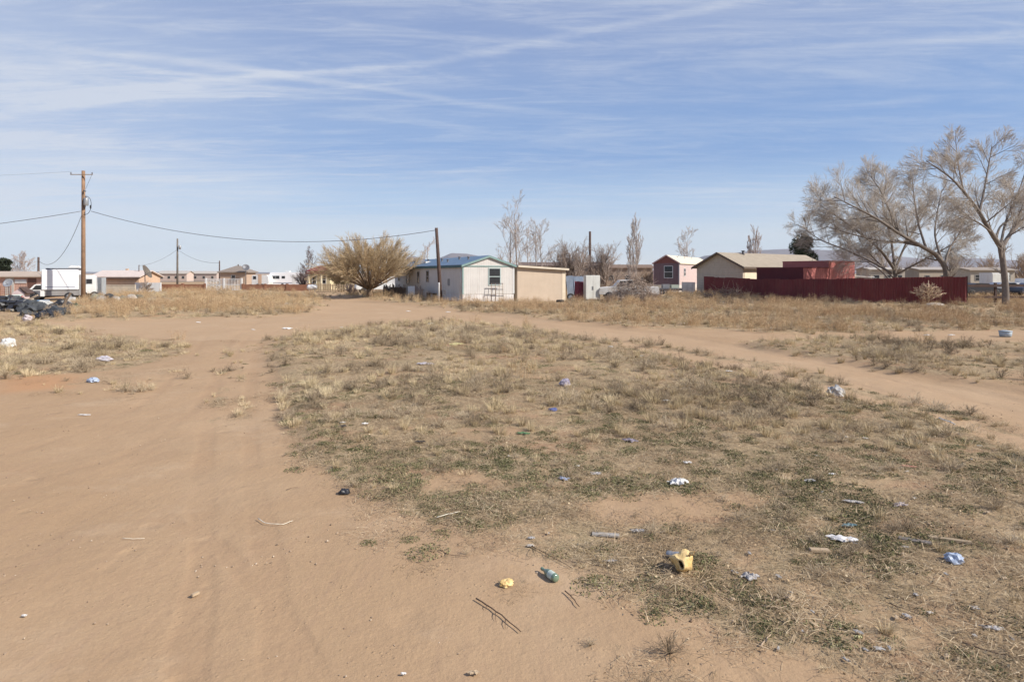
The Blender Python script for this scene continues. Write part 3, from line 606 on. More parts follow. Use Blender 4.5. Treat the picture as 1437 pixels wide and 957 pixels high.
def gable_house(name, label, cat, x, y, rz, W, L, zb, wh, rise, over, wall_m, roof_m, ridge='y', trim_m=None, skirt_m=None, group=None, th=.12, gable_m=None):
    """root at the front-left corner; front face along local x; ridge runs along local y (gable in front) or x"""
    g0 = gzs(x, y); root = thing(name, label, cat, (x, y, g0), rz, group); avoid_box(x, y, rz, W, L)
    b = MB()
    if ridge == 'y': b.prism([(0, zb), (W, zb), (W, wh), (W/2, wh+rise), (0, wh)], 0, L)
    else:
        M = Matrix(((0, 1, 0, 0), (1, 0, 0, 0), (0, 0, 1, 0), (0, 0, 0, 1))); b.prism([(0, zb), (L, zb), (L, wh), (L/2, wh+rise), (0, wh)], 0, W, M)
    b.build('wall', wall_m, root)
    r = MB(); o = over
    if ridge == 'y':
        k = rise/(W/2); 
        for s in (0, 1):
            pr = [(-o, wh-o*k+.004), (W/2, wh+rise+.004), (W/2, wh+rise+th), (-o, wh-o*k+th)]
            if s: pr = [(W-a, q) for a, q in pr]
            r.prism(pr, -o, L+o)
    else:
        k = rise/(L/2); M = Matrix(((0, 1, 0, 0), (1, 0, 0, 0), (0, 0, 1, 0), (0, 0, 0, 1)))
        for s in (0, 1):
            pr = [(-o, wh-o*k+.004), (L/2, wh+rise+.004), (L/2, wh+rise+th), (-o, wh-o*k+th)]
            if s: pr = [(L-a, q) for a, q in pr]
            r.prism(pr, -o, W+o, M)
    ro = r.build('roof', roof_m, root)
    if skirt_m is not None:
        s = MB(); s.box(.03, W-.03, .03, L-.03, -.5, zb-.003); s.build('skirting', skirt_m, root)
    return root, ro
def vent(parent, x, y, z, h=.35, r=.07, m=PIPE):
    v = MB(); v.tube([(x, y, z-.15), (x, y, z+h)], r, 8); v.tube([(x, y, z+h), (x, y, z+h+.05), (x, y, z+h+.1)], [r*1.7, r*1.7, .01], 8); return v.build('vent_pipe', m, parent)

# ------------------------------------------------------------------ blue-roofed mobile home
BLUE = mat('blue_metal_roof', (0.12, 0.185, 0.26), 0.5, 0.15, 1.0, stripes=('Y', 4, .25), dirt=.12)
TEAL = mat('teal_trim', (0.20, 0.30, 0.28), 0.6, 0.12, 4, dirt=.1)
LSIDE = mat('pale_ribbed_siding', (0.56, 0.535, 0.50), 0.65, 0.07, 1.2, dirt=.22, stripes=('X', 6, .25))
SKIRT = mat('skirt_panels', (0.62, 0.59, 0.56), 0.7, 0.10, 1.5, dirt=.45, stripes=('X', 4, .4))
hx, hy, hr = -4.14, 51.0, R(25.5)
home, roof = gable_house('mobile_home', 'long pale mobile home with teal trim and a blue metal roof', 'mobile home', hx, hy, hr, 4.8, 22, .62, 3.02, .78, .12, LSIDE, BLUE, skirt_m=SKIRT)
c = MB()
c.prism([(-.14, 2.90), (2.4, 3.73), (4.94, 2.90), (4.94, 3.06), (2.4, 3.90), (-.14, 3.06)], -.17, -.125); c.build('gable_trim', TEAL, home)
c = MB(); c.box(0.09, 4.71, -.035, -.003, 2.93, 3.03); c.build('band_trim', TEAL, home)
for xx in (0, 4.71):
    c = MB(); c.box(xx-.02, xx+.09, -.035, -.003, .62, 2.93); c.build('corner_trim', TEAL if xx == 0 else WHITE, home)
c = MB(); c.box(-.17, -.125, -.12, 22.1, 2.86, 3.05); c.build('eave_trim', mat('dark_teal_trim', (0.06, 0.13, 0.14), .6, .15, 3), home)
window(home, 'front', 2.35, 1.35, 1.15, 1.5, 4.8, TEAL if False else mat('pale_teal_frame', (0.42, 0.50, 0.48), .6, .1, 3))
DW = mat('dark_window_frame', (0.30, 0.29, 0.27), .6, .2, 3)
for v, z, w, h in ((16.0, 1.25, .95, .95), (12.2, 1.35, .8, 1.25), (9.1, 1.5, .8, 1.15), (19.6, 1.5, .9, .8)): window(home, 'left', v, z, w, h, 4.8, DW)
c = MB(); c.lathe([(.0, .10), (.16, .09), (.22, .04), (.24, 0)], 14, Matrix.Translation((-.003, 15.9, 2.45)) @ Matrix.Rotation(R(-90), 4, 'Y')); c.build('porch_light', WHITE, home)
for v, xx in ((2.2, 1.4), (5.0, 1.6), (6.2, .9), (9.0, 1.3), (14.0, 1.5), (18.0, 1.2)): vent(roof, xx, v, 3.02+xx/2.4*.78, .3, .08)
c = MB(); c.box(.9, 1.5, 13.0, 13.6, 3.38, 3.62); c.build('roof_cooler', WHITE, roof)
c = MB(); c.tube([(-.05, .3, 2.8), (-.06, .3, .3)], .035, 6); c.tube([(-.06, .3, .3), (-.25, .3, .2)], .035, 6); c.build('downpipe', WHITE, home)
c = MB(); c.box(-.10, -.003, 3.2, 3.5, 1.3, 1.9); c.build('meter_box', METAL, home)
# stand under the window
t = thing('metal_stand', 'rusty metal frame stand leaning below the window of the pale mobile home', 'stand', (hx+2.5*.903+.45*.43-.02, hy+2.5*.43-.62*.9, gzs(hx+2.4, hy+.6)), hr)
c = MB()
for xx in (0, .35, .7, 1.05): c.tube([(xx, 0, 0), (xx+.03, .12, 1.55)], .022, 6)
c.build('uprights', WOOD, t)
c = MB()
for zz in (.45, 1.0, 1.5): c.box(-.05, 1.13, .02+zz*.08, .06+zz*.08, zz, zz+.06)
c.build('crossbars', PIPE, t)
# white utility cabinet by the side wall
def at_wall(v, d=1.0):
    return (hx-math.sin(hr)*v-math.cos(hr)*d, hy+math.cos(hr)*v-math.sin(hr)*d)
x, y = at_wall(11.2, 1.1)
t = thing('washing_machine', 'white top-hatch appliance standing against the shaded side of the pale mobile home', 'appliance', (x, y, gzs(x, y)), hr+R(70))
c = MB(); c.box(-.38, .38, -.36, .36, .04, 1.15); c.build('housing', WHITE, t, .03); c = MB(); c.box(-.30, .30, -.385, -.364, .78, .98); c.build('dark_opening', DARK, t)
c = MB(); c.box(-.3, .3, -.372, -.363, .15, .7); c.build('front_panel', CREAM, t)
# junk along the wall
random.seed(21)
def crate_stack(name, label, x, y, rz, w, d, h, m, n=6):
    t = thing(name, label, 'fence', (x, y, gzs(x, y)), rz)
    return t
def board_fence(name, label, x0, y0, x1, y1, h, m, gap=.16, jag=.12, post=None, bw=.13):
    g = gzs(x0, y0); L_ = math.hypot(x1-x0, y1-y0); t = thing(name, label, 'fence', (x0, y0, g), math.atan2(y1-y0, x1-x0))
    b = MB(); k = int(L_/gap)
    for i in range(k):
        hh = h*random.uniform(1-jag, 1+jag*.5); b.box(i*gap, i*gap+bw, -.015, .015, -.2, hh)
    b.build('boards', m, t); 
    for q in (.25, .75): r = MB(); r.box(0, L_, .017, .06, h*q, h*q+.08); r.build('rail', m, t)
    return t
x0, y0 = at_wall(21, 1.6); x1, y1 = at_wall(12.6, 1.3)
board_fence('picket_fence', 'ragged dark wooden fence low along the far half of the pale mobile home', x0, y0, x1, y1, 1.25, mat('dark_boards', (0.11, 0.085, 0.07), .9, .4, 4, dirt=.3), .2, .3)
x0, y0 = at_wall(9.8, 1.2); x1, y1 = at_wall(7.0, 1.2)
board_fence('board_pile', 'grey boards stood upright against the mobile home beside the white appliance', x0, y0, x1, y1, 1.15, mat('grey_boards', (0.23, 0.19, 0.17), .9, .35, 4), .17, .35)
x, y = at_wall(5.6, .9)
t = thing('bench_frame', 'dark low bench of planks by the wall near the leaning pole', 'bench', (x, y, gzs(x, y)), hr+R(90))
c = MB(); c.box(-1.1, .9, -.2, .2, .50, .58); c.build('seat', DARKW, t)
for xx in (-1.0, .75):
    c = MB(); c.box(xx, xx+.1, -.18, .18, 0, .5); c.build('leg', DARKW, t)

# ------------------------------------------------------------------ beige lean-to shed
BEIGE = mat('beige_stucco', (0.50, 0.405, 0.31), .9, .06, 1.2, bump=.1, dirt=.10)
sx, sy = .47, 53.25; g0 = gzs(sx, sy); avoid_box(sx, sy, hr, 5, 4)
t = thing('lean_to_shed', 'plain beige shed with a pale sloped roof joined to the pale mobile home', 'shed', (sx, sy, g0), hr)
c = MB(); c.prism([(0, -.2), (4.85, -.2), (4.85, 2.72), (0, 2.98)], 0, 3.6); c.build('wall', BEIGE, t)
c = MB(); c.prism([(-.05, 3.0), (5.05, 2.73), (5.05, 2.90), (-.05, 3.17)], -.32, 3.8); c.build('roof', mat('pale_fascia', (0.58, 0.51, 0.40), .8, .08, 2), t)
c = MB(); c.box(4.5, 4.85, -.02, -.003, 0, 2.6); c.build('corner_board', mat('light_corner', (0.66, 0.56, 0.42), .8, .08, 2), t)

# ------------------------------------------------------------------ utility poles and their lines
def upole(name, label, x, y, h, r, m, lean=(0, 0)):
    t = thing(name, label, 'utility pole', (x, y, gzs(x, y)), 0)
    c = MB(); c.tube([(0, 0, -.5), (lean[0]*.5, lean[1]*.5, h*.5), (lean[0], lean[1], h)], [r, r*.88, r*.74], 12); c.build('post', m, t); return t
def on_px(px, Y): return ((px-CX)/FOC*Y, Y)
def zpx(py, Y): return CAMZ+(HOR-py)/FOC*Y
x1_, y1_ = on_px(117, 55); TOP1 = zpx(240, 55)
p1 = upole('utility_pole', 'tall tan wooden utility pole with a small transformer beside the white camper', x1_, y1_, TOP1-gzs(x1_, y1_), .185, POLEW)
g = gzs(x1_, y1_)
c = MB(); c.box(-1.0, 1.0, -.26, -.20, TOP1-g-.40, TOP1-g-.34); ca = c.build('crossarm', WOOD, p1)
for xx in (-.95, .95):
    c = MB(); c.lathe([(.03, 0), (.05, .02), (.05, .1), (.03, .16), (0, .17)], 8, Matrix.Translation((xx, -.23, TOP1-g-.32))); c.build('insulator', PIPE, ca)
c = MB(); c.lathe([(0, 0), (.17, 0), (.19, .04), (.19, .62), (.17, .68), (.0, .70)], 16, Matrix.Translation((.42, -.25, zpx(286, 55)-g-.2))); tr = c.build('transformer', METAL, p1)
c = MB(); c.lathe([(.05, 0), (.07, .05), (.05, .12), (.02, .2), (0, .2)], 8, Matrix.Translation((.42, -.25, zpx(286, 55)-g+.5))); c.build('bushing', PIPE, tr)
c = MB(); c.tube([(.18, -.2, zpx(268, 55)-g), (.36, -.25, zpx(269, 55)-g)], .07, 8); c.build('fuse_cutout', PIPE, p1)
def loop(pts, r, name='drop_wire', parent=p1, m=DARK):
    c = MB(); P = [Vector(q) for q in pts]; out = []
    for i in range(len(P)-1):
        a, b = P[max(i-1, 0)], P[i]; d, e = P[i+1], P[min(i+2, len(P)-1)]
        for k in range(5):
            s = k/5; out.append(.5*((2*b)+(d-a)*s+(2*a-5*b+4*d-e)*s*s+(3*b-a-3*d+e)*s**3))
    out.append(P[-1]); c.tube(out, r, 5); return c.build(name, m, parent)
Zp = lambda py: zpx(py, 55)-g
loop([(.5, -.25, Zp(276)), (.85, -.3, Zp(281)), (.9, -.3, Zp(292)), (.6, -.25, Zp(300)), (.15, -.2, Zp(302))], .022)
loop([(.95, -.23, Zp(245)), (.7, -.3, Zp(256)), (.4, -.28, Zp(266))], .012)
loop([(.2, -.2, Zp(270)), (.1, -.25, Zp(288)), (.35, -.25, Zp(292)), (.42, -.3, Zp(282))], .012)
c = MB(); c.lathe([(.02, 0), (.06, .05), (.07, .3), (.02, .36), (0, .36)], 8, Matrix.Translation((.86, -.3, Zp(294)))); c.build('line_connector', DARK, p1)
def wire(name, label, a, b, sag, r=.014, m=PIPE, n=28):
    a, b = Vector(a), Vector(b); c = MB(); c.tube([a.lerp(b, i/n)-Vector((0, 0, 4*sag*(i/n)*(1-i/n))) for i in range(n+1)], r, 5)
    o = c.build(name, m); return tag(o, label, 'power line')
LPX, LPY = on_px(619, 51.2)[0], 51.2
TOPL = zpx(320, 51.2)
p2 = upole('utility_pole', 'short dark leaning utility pole in front of the pale mobile home', LPX, LPY, TOPL-gzs(LPX, LPY), .17, DARKW, lean=(-.40, 0))
c = MB(); c.tube([(-.16, -.12, 0), (-.16, -.12, 1.5), (-.17, -.12, 1.6)], .075, 8); c.build('conduit', WHITE, p2)
c = MB(); c.box(.12, .42, -.2, .1, .55, 1.0); c.build('meter_box', PIPE, p2)
wire('power_line', 'thick cable sagging from the tall tan pole over the willow to the leaning dark pole', (x1_+.9, 54.7, zpx(297, 55)), (LPX-.38, LPY, zpx(323, 51.2)), 1.75, .024)
wire('power_line', 'cable running from the tall tan pole out of the frame near the left edge', (x1_-.1, 54.8, zpx(297, 55)), (x1_-34, 50, zpx(345, 50)+.4), 1.0, .024)
x3, y3 = on_px(54, 66)
p3 = upole('utility_pole', 'slim dark service pole behind the pink trailer beside the white camper', x3, y3, zpx(361, 66)-gzs(x3, y3), .13, DARKW)
wire('power_line', 'slack cable drooping from the tall tan pole down to the slim dark service pole', (x1_-.15, 55, zpx(302, 55)), (x3, y3, zpx(366, 66)), 1.9, .020)
wire('power_line', 'thin high line leaving the crossarm of the tall tan pole towards the left edge', (x1_-.95, 54.8, TOP1-.1), (x1_-45, 58, TOP1-.1), .5, .007)
x4, y4 = on_px(249, 150)
p4 = upole('utility_pole', 'distant grey utility pole rising behind the brown wall left of the white gate', x4, y4, zpx(335, 150)-gzs(x4, y4), .24, mat('grey_pole_wood', (.16, .14, .12), .9, .2, 2))
c = MB(); c.lathe([(0, 0), (.25, 0), (.28, .9), (.1, 1.0), (0, 1)], 10, Matrix.Translation((.7, -.2, zpx(350, 150)-gzs(x4, y4)))); c.build('transformer', METAL, p4)
x5, y5 = on_px(308, 140)
p5 = upole('utility_pole', 'slim dark pole at the left corner of the small hip roofed house', x5, y5, zpx(366, 140)-gzs(x5, y5), .16, DARKW)
wire('power_line', 'faint line from the distant grey pole to the pole by the hip roofed house', (x4+.5, y4, zpx(352, 150)), (x5, y5, zpx(369, 140)), .9, .03)
wire('power_line', 'faint line descending left from the distant grey pole over the tan low house', (x4, y4, zpx(350, 150)), (*on_px(195, 145), zpx(373, 145)), .8, .03)
x6, y6 = on_px(828, 98)
p6 = upole('utility_pole', 'brown wooden pole standing among the bushy bare trees behind the beige shed', x6, y6, zpx(325, 98)-gzs(x6, y6), .24, DARKW)
x7, y7 = on_px(195, 84)
p7 = upole('utility_pole', 'thin short post at the right end of the tan low house', x7, y7, zpx(372, 84)-gzs(x7, y7), .07, DARKW)

# ------------------------------------------------------------------ left side buildings
PINK = mat('pink_siding', (0.53, 0.33, 0.255), .8, .10, 1.5, dirt=.2, stripes=('X', 4, .3))
TANR = mat('tan_shingle_roof', (0.44, 0.355, 0.28), .9, .12, 2.0, bump=.2)
TAN = mat('tan_stucco', (0.53, 0.37, 0.26), .9, .08, 1.5, dirt=.15)
x, y = on_px(62, 63); W = 16
h1, r1 = gable_house('mobile_home', 'low pink sided trailer with a tan roof at the left edge behind the junk', 'mobile home', x-W, 63, R(0), W, 4.4, .3, 2.2, .45, .3, PINK, TANR, ridge='x')
c = MB(); c.box(14.3, 15.2, -.03, -.003, .3, 2.05); d = c.build('door', mat('brown_door', (.16, .08, .06), .7, .2, 3), h1)
c = MB(); c.box(12.0, 12.9, -.04, -.003, .3, 2.1); d = c.build('door', mat('pale_door', (.5, .47, .42), .7, .1, 3), h1)
window(h1, 'front', 7.6, 1.0, 1.1, .8, W, WHITE, 'h')
c = MB(); c.box(13.0, 14.2, -.06, -.003, 1.55, 1.9); c.build('wall_cooler', WHITE, h1)
x, y = on_px(130, 82)
h2, r2 = gable_house('house', 'tan low house with a pale pink roof right of the tall tan pole', 'house', x, y, 0, 6.2, 5, .0, 2.1, .75, .35, TAN, mat('pale_roof', (.58, .49, .43), .85, .08, 2), ridge='x')
c = MB(); c.box(-.36, 6.56, -.39, -.352, 1.80, 1.98); c.build('fascia', DARKW, h2)
c = MB(); c.box(2.2, 2.5, 3.5, 3.8, 2.6, 3.2); c.build('chimney', TAN, r2)
def solid_wall(name, label, x0, y0, x1, y1, h, m, th=.18, cap=None, piers=0, cat='wall'):
    g = min(gzs(x0, y0), gzs(x1, y1)); L_ = math.hypot(x1-x0, y1-y0); t = thing(name, label, cat, (x0, y0, g), math.atan2(y1-y0, x1-x0))
    for i in range(int(L_/1.2)+1): AVOID.append((x0+(x1-x0)*i*1.2/L_, y0+(y1-y0)*i*1.2/L_, .5))
    c = MB(); c.box(0, L_, -th/2, th/2, -.4, h); c.build('masonry', m, t)
    if cap: c = MB(); c.box(-.02, L_+.02, -th/2-.03, th/2+.03, h+.002, h+.08); c.build('coping', cap, t)
    for i in range(piers): 
        u = L_*i/max(1, piers-1); c = MB(); c.box(u-.16, u+.16, -th/2-.07, th/2+.07, -.4, h+.12); c.build('pier', m, t)
    return t
CREAMW = mat('cream_block', (.52, .45, .35), .9, .12, 2, dirt=.3)
BROWN = mat('red_brown_block', (.26, .125, .075), .9, .14, 1.2, dirt=.2, bump=.2)
Y = 76; solid_wall('low_wall', 'cream block wall running in front of the tan low house', *on_px(128, Y), *on_px(190, Y), zpx(400, Y)-gzs(-50, Y), CREAMW, cap=CREAMW)
Y = 80; solid_wall('low_wall', 'bright white low wall between the tan low house and the brown wall', *on_px(190, Y), *on_px(226, Y), zpx(396.5, Y)-gzs(-48, Y), WHITE)
Y = 88; solid_wall('brown_wall', 'red brown block wall left of the white gate', *on_px(225, Y), *on_px(288, Y), zpx(399, Y)-gzs(-46, Y), BROWN, piers=3)
solid_wall('brown_wall', 'long red brown block wall between the white gate and the yellow house', *on_px(341, Y), *on_px(434, Y), zpx(399, Y)-gzs(-36, Y), BROWN, piers=4)
# white gate with iron scrollwork
gx, gy = on_px(288, 88); t = thing('entrance_gate', 'white double yard gate with open scrollwork set in the brown wall', 'gate', (gx, gy, gzs(gx, gy)), 0)
Hg = zpx(391, 88)-gzs(gx, gy); Wg = 52/FOC*88
for i, xx in enumerate((0, Wg*.5-.08, Wg-.2)):
    c = MB(); c.box(xx, xx+.2, -.1, .1, -.2, Hg+.05); c.build('gate_post', WHITE, t)
for k in (0, 1):
    a = .2+k*(Wg*.5-.08); b = a+Wg*.5-.30
    c = MB()
    for zz in (.12, Hg*.48, Hg-.14): c.box(a+.02, b-.02, -.03, .03, zz, zz+.09)
    for i in range(11): xx = a+.1+(b-a-.2)*i/10; c.box(xx-.02, xx+.02, -.02, .02, .21, Hg-.14)
    if k == 0:
        for q in (.32, .68):
            pts = [Vector((a+(b-a)*q+.28*math.cos(s), -.03, Hg*.72+.22*math.sin(s))) for s in np.linspace(0, 6.28, 15)]; c.tube(pts, .03, 5)
            pts = [Vector((a+(b-a)*q+.3*math.cos(s), -.03, Hg*.3+.2*math.sin(s))) for s in np.linspace(0, 6.28, 15)]; c.tube(pts, .03, 5)
    c.build('gate_leaf', WHITE, t)
# hip-roofed small house
x, y = on_px(309, 130); g = gzs(x, y); W = 37/FOC*130
t = thing('house', 'small tan house with a low pyramid roof behind the white gate', 'house', (x, y, g), 0); zb = zpx(381.5, 130)-g
c = MB(); c.box(0, W, 0, 4.6, -.3, zb); c.build('wall', mat('tan_wall', (.42, .31, .23), .9, .08, 2), t)
c = MB(); zt = zpx(372.8, 130)-g; o_ = .45; vs = [(-o_, -o_, zb), (W+o_, -o_, zb), (W+o_, 4.6+o_, zb), (-o_, 4.6+o_, zb), (W*.42, 2.3, zt), (W*.58, 2.3, zt)]
vs2 = vs+[(p_[0], p_[1], p_[2]-.22) for p_ in vs[:4]]
c.add(vs2, [(0, 1, 5, 4), (1, 2, 5), (2, 3, 4, 5), (3, 0, 4), (6, 7, 1, 0), (7, 8, 2, 1), (8, 9, 3, 2), (9, 6, 0, 3), (9, 8, 7, 6)]); rf = c.build('roof', mat('brown_grey_roof', (.24, .20, .165), .9, .1, 2), t)
c = MB(); c.tube([(W*.5, 2.3, zt-.1), (W*.5, 2.3, zt+.3)], .12, 6); c.build('finial', DARKW, rf)
window(t, 'front', W*.42, zb-1.9, .9, 1.2, W, WHITE)
# satellite dish
def dish(name, label, x, y, z, r, az, post_h, m=METAL):
    t = thing(name, label, 'satellite dish', (x, y, z), az); 
    c = MB(); prof = [(r*i/6, .28*r*(i/6)**2) for i in range(7)]+[(r*.99, .28*r+.02)]+[(r*i/6*.97, .28*r*(i/6)**2+.03) for i in range(5, -1, -1)]
    c.lathe(prof, 18, Matrix.Translation((0, 0, post_h)) @ Matrix.Rotation(R(62), 4, 'X')); c.build('reflector', m, t)
    c = MB(); c.tube([(0, .05, 0), (0, .05, post_h)], .05, 8); c.build('mast', PIPE, t)
    c = MB(); c.tube([(0, 0, post_h-r*.3), (0, -r*.95, post_h+.15*r)], .025, 5); c.build('feed_arm', PIPE, t); return t
x, y = on_px(345, 129); dish('satellite_dish', 'dark satellite dish at the right eave of the small pyramid roofed house', x, y, gzs(x, y), .75, R(30), zpx(376, 129)-gzs(x, y), PIPE)
x, y = on_px(204, 79.5); dish('satellite_dish', 'big weathered dark dish tipped over right of the tan low house', x, y, gzs(x, y), .95, R(100), 2.6, mat('weathered_dish', (.13, .11, .09), .8, .3, 2))
x, y = on_px(12, 60.5); dish('satellite_dish', 'round grey dish in front of the pink trailer wall', x, y, gzs(x, y), .45, R(10), zpx(398, 60.5)-gzs(x, y), METAL)

# ------------------------------------------------------------------ vehicles
def wheel(parent, x, y, z, r=.34, w=.22, m=DARK):
    M = Matrix.Translation((x, y, z)) @ Matrix.Rotation(R(90), 4, 'X')
    c = MB(); c.lathe([(r*.6, -w/2), (r*.93, -w/2), (r, -w*.32), (r, w*.32), (r*.93, w/2), (r*.6, w/2), (r*.6, -w/2)], 20, M); t_ = c.build('wheel', m, parent)
    c = MB(); c.lathe([(0, -w*.3), (r*.3, -w*.36), (r*.58, -w*.42), (r*.61, -w*.2), (r*.61, w*.2), (r*.58, w*.42), (r*.3, w*.36), (0, w*.3)], 14, M); c.build('rim', METAL, t_); return t_
def car(name, label, cat, x, y, rz, prof, wins, wheels, W, body_m, group=None, z=0, r=.33, bevel=.04):
    """prof: side outline (x, z), nose at +x; wins: side window polygons"""
    g = gzs(x, y)+z; t = thing(name, label, cat, (x, y, g), rz, group); c = MB(); c.prism(prof, -W/2, W/2); b = c.build('body', body_m, t, bevel)
    AVOID.append((x, y, 1.6)); AVOID.append((x+1.6*math.cos(rz), y+1.6*math.sin(rz), 1.2)); AVOID.append((x-1.6*math.cos(rz), y-1.6*math.sin(rz), 1.2))
    for p_ in wins:
        c = MB(); c.prism(p_, -W/2-.012, -W/2+.01); c.build('side_window', GLASS, b); c = MB(); c.prism(p_, W/2-.01, W/2+.012); c.build('side_window', GLASS, b)
    for wx in wheels:
        for s in (-1, 1):
            c = MB(); c.tube([(wx, s*(W/2-.05), r), (wx, s*(W/2+.008), r)], r*1.17, 18); c.build('wheel_arch', DARK, t)
            wheel(t, wx, s*(W/2-.09), r, r)
    return t
SED = [(-2.2, .35), (2.2, .35), (2.25, .62), (2.1, .82), (1.15, .95), (.55, 1.38), (-.85, 1.42), (-1.55, 1.02), (-2.2, .95), (-2.28, .6)]
SEDW = [[(.95, .97), (.48, 1.32), (-.15, 1.35), (-.15, .97)], [(-.22, .97), (-.22, 1.35), (-.82, 1.35), (-1.35, 1.0)]]
PICK = [(-2.7, .45), (2.7, .45), (2.75, .75), (2.65, 1.08), (1.35, 1.2), (.85, 1.78), (-.35, 1.82), (-.5, 1.2), (-2.65, 1.2), (-2.72, .7)]
PICKW = [[(1.15, 1.2), (.78, 1.7), (.3, 1.72), (.3, 1.2)], [(.22, 1.2), (.22, 1.72), (-.32, 1.74), (-.4, 1.2)]]
SUVP = [(-2.3, .4), (2.3, .4), (2.35, .7), (2.2, 1.0), (1.25, 1.15), (.75, 1.72), (-2.1, 1.76), (-2.33, 1.1), (-2.38, .6)]
SUVW = [[(1.05, 1.15), (.68, 1.64), (.1, 1.66), (.1, 1.15)], [(.02, 1.15), (.02, 1.66), (-.95, 1.67), (-.95, 1.15)], [(-1.03, 1.15), (-1.03, 1.67), (-2.0, 1.66), (-2.2, 1.15)]]
# pickup with a tall white camper box
x, y = on_px(75, 57)
t = thing('camper_truck', 'white pickup truck carrying a tall white box camper left of the tall tan pole', 'camper truck', (x, y, gzs(x, y)), R(24)); t.scale = (1.06, 1, 1); AVOID += [(x, y, 2), (x+1.5, y, 2), (x-1.5, y, 2)]
TW = 1.9
c = MB(); c.prism([(-1.95, .35), (-.65, .35), (-.65, 1.52), (-1.35, 1.50), (-1.7, 1.08), (-2.05, .95)], 0, TW); b = c.build('cab', WHITE, t, .04)
c = MB(); c.prism([(-1.55, 1.0), (-.88, 1.0), (-.88, 1.40), (-1.27, 1.40)], -.014, TW+.014); c.build('cab_window', GLASS, b)
c = MB(); c.box(-1.45, -.95, -.02, -.002, .40, .92); c.build('door', PIPE, b)
GBED = mat('grey_truck_bed', (.27, .26, .25), .6, .15, 3, dirt=.3)
c = MB(); c.box(-.64, 2.05, .02, TW-.02, .42, .93); c.build('truck_bed', GBED, t, .03)
c = MB(); c.box(-.85, 1.85, -.10, TW+.10, .96, zpx(378.5, 57)-gzs(x, y)); bx = c.build('camper_shell', mat('camper_white', (.82, .82, .82), .5, .03, 1.5, dirt=.05), t, .05)
c = MB(); c.box(-.6, 1.6, -.112, -.101, 1.22, 1.28); c.build('stripe', mat('blue_grey_stripe', (.25, .27, .33), .6, .1, 3), bx)
zt_ = zpx(378.5, 57)-gzs(x, y); c = MB(); c.box(-.6, 1.9, .15, TW-.15, zt_+.002, zt_+.14); rk = c.build('roof_rack', PIPE, bx)
c = MB(); c.prism([(.9, zt_+.145), (1.9, zt_+.145), (1.75, zt_+.36), (1.15, zt_+.40)], .5, 1.3); c.build('roof_air_unit', WHITE, rk, .03)
for wx in (-1.35, 1.15):
    for yy in (.02, TW-.02): wheel(t, wx, yy, .36, .36)
c = MB(); c.box(1.855, 1.93, 0, TW, .5, 2.4); c.build('rear_panel', GBED, bx)
c = MB(); c.box(-2.06, -1.99, .25, .5, .65, .82); c.build('headlight', CHROME, b)
# travel trailers
def trailer(name, label, x, y, rz, L_, W, H, zf, wins, m, door=None, stripe=None, ac=True, slope=.35, group=None, door_m=None):
    g = gzs(x, y); t = thing(name, label, 'travel trailer', (x, y, g), rz, group); AVOID.append((x+L_/2, y+1, 3))
    c = MB(); c.prism([(0, zf), (L_, zf), (L_+slope*.3, zf+.5), (L_, H-.25), (L_-slope, H), (slope*.5, H), (0, H-.2)], 0, W); b = c.build('body', m, t, .05)
    for u, z, w, h in wins:
        c = MB(); c.box(u, u+w, -.014, .004, z, z+h); wo = c.build('window', GLASS, b)
        c = MB(); f = .045
        for a_ in ((u-f, u+w+f, z-f, z-.002), (u-f, u+w+f, z+h+.002, z+h+f), (u-f, u-.002, z, z+h), (u+w+.002, u+w+f, z, z+h)): c.box(a_[0], a_[1], -.022, -.002, a_[2], a_[3])
        c.build('frame', METAL, wo)
    if door: c = MB(); c.box(door, door+.62, -.03, -.003, zf+.1, zf+1.85); c.build('door', door_m or WHITE, b)
    if stripe: c = MB(); c.box(.2, L_-.2, -.012, -.002, zf+.25, zf+.38); c.build('stripe', stripe, b)
    if ac: c = MB(); c.box(L_*.45, L_*.45+.9, W*.3, W*.65, H+.002, H+.26); c.build('roof_air_unit', WHITE, b, .05)
    for s in (0, 1): wheel(t, L_*.5+.42*(s*2-1), .02, .33, .33); 
    wheel(t, L_*.5, W-.02, .33, .33)
    c = MB(); c.tube([(-.0, W*.3, zf+.05), (-1.1, W*.5, zf)], .04, 6); c.tube([(0, W*.7, zf+.05), (-1.1, W*.5, zf)], .04, 6); c.build('drawbar', PIPE, t)
    return t
x, y = on_px(116, 60)
trailer('travel_trailer', 'small white camping trailer half hidden behind the tall tan pole', x, y, R(30), 1.05, 1.9, zpx(386, 60)-gzs(x, y), .45, [(.30, 1.45, .45, .42)], WHITE, ac=False, slope=.1)
x, y = on_px(136, 63)
t = thing('storage_cabinet', 'pale grey metal locker box right of the small white camping trailer', 'cabinet', (x-.35, y, gzs(x, y)), 0)
c = MB(); c.box(0, .85, 0, .7, .0, 1.95); b = c.build('housing', mat('pale_grey_metal', (.30, .32, .33), .6, .1, 3, dirt=.3), t, .02)
for k in (0, 1): c = MB(); c.box(.04+.4*k, .41+.4*k, -.02, -.003, .1, 1.9); c.build('door', METAL, b)
Y = 112; x, y = on_px(378, Y)
trailer('travel_trailer', 'long white travel trailer with dark windows behind the brown wall', x, y, 0, 43/FOC*Y, 2.4, zpx(383.5, Y)-gzs(x, y)+.15, .45, [(.5, 1.55, .62, .5), (1.2, 1.55, .62, .5), (2.3, 1.6, .55, .4)], mat('camper_white', (1, 1, 1)), stripe=mat('blue_grey_stripe', (1, 1, 1)), door=4.2)
x, y = on_px(353, Y-2)
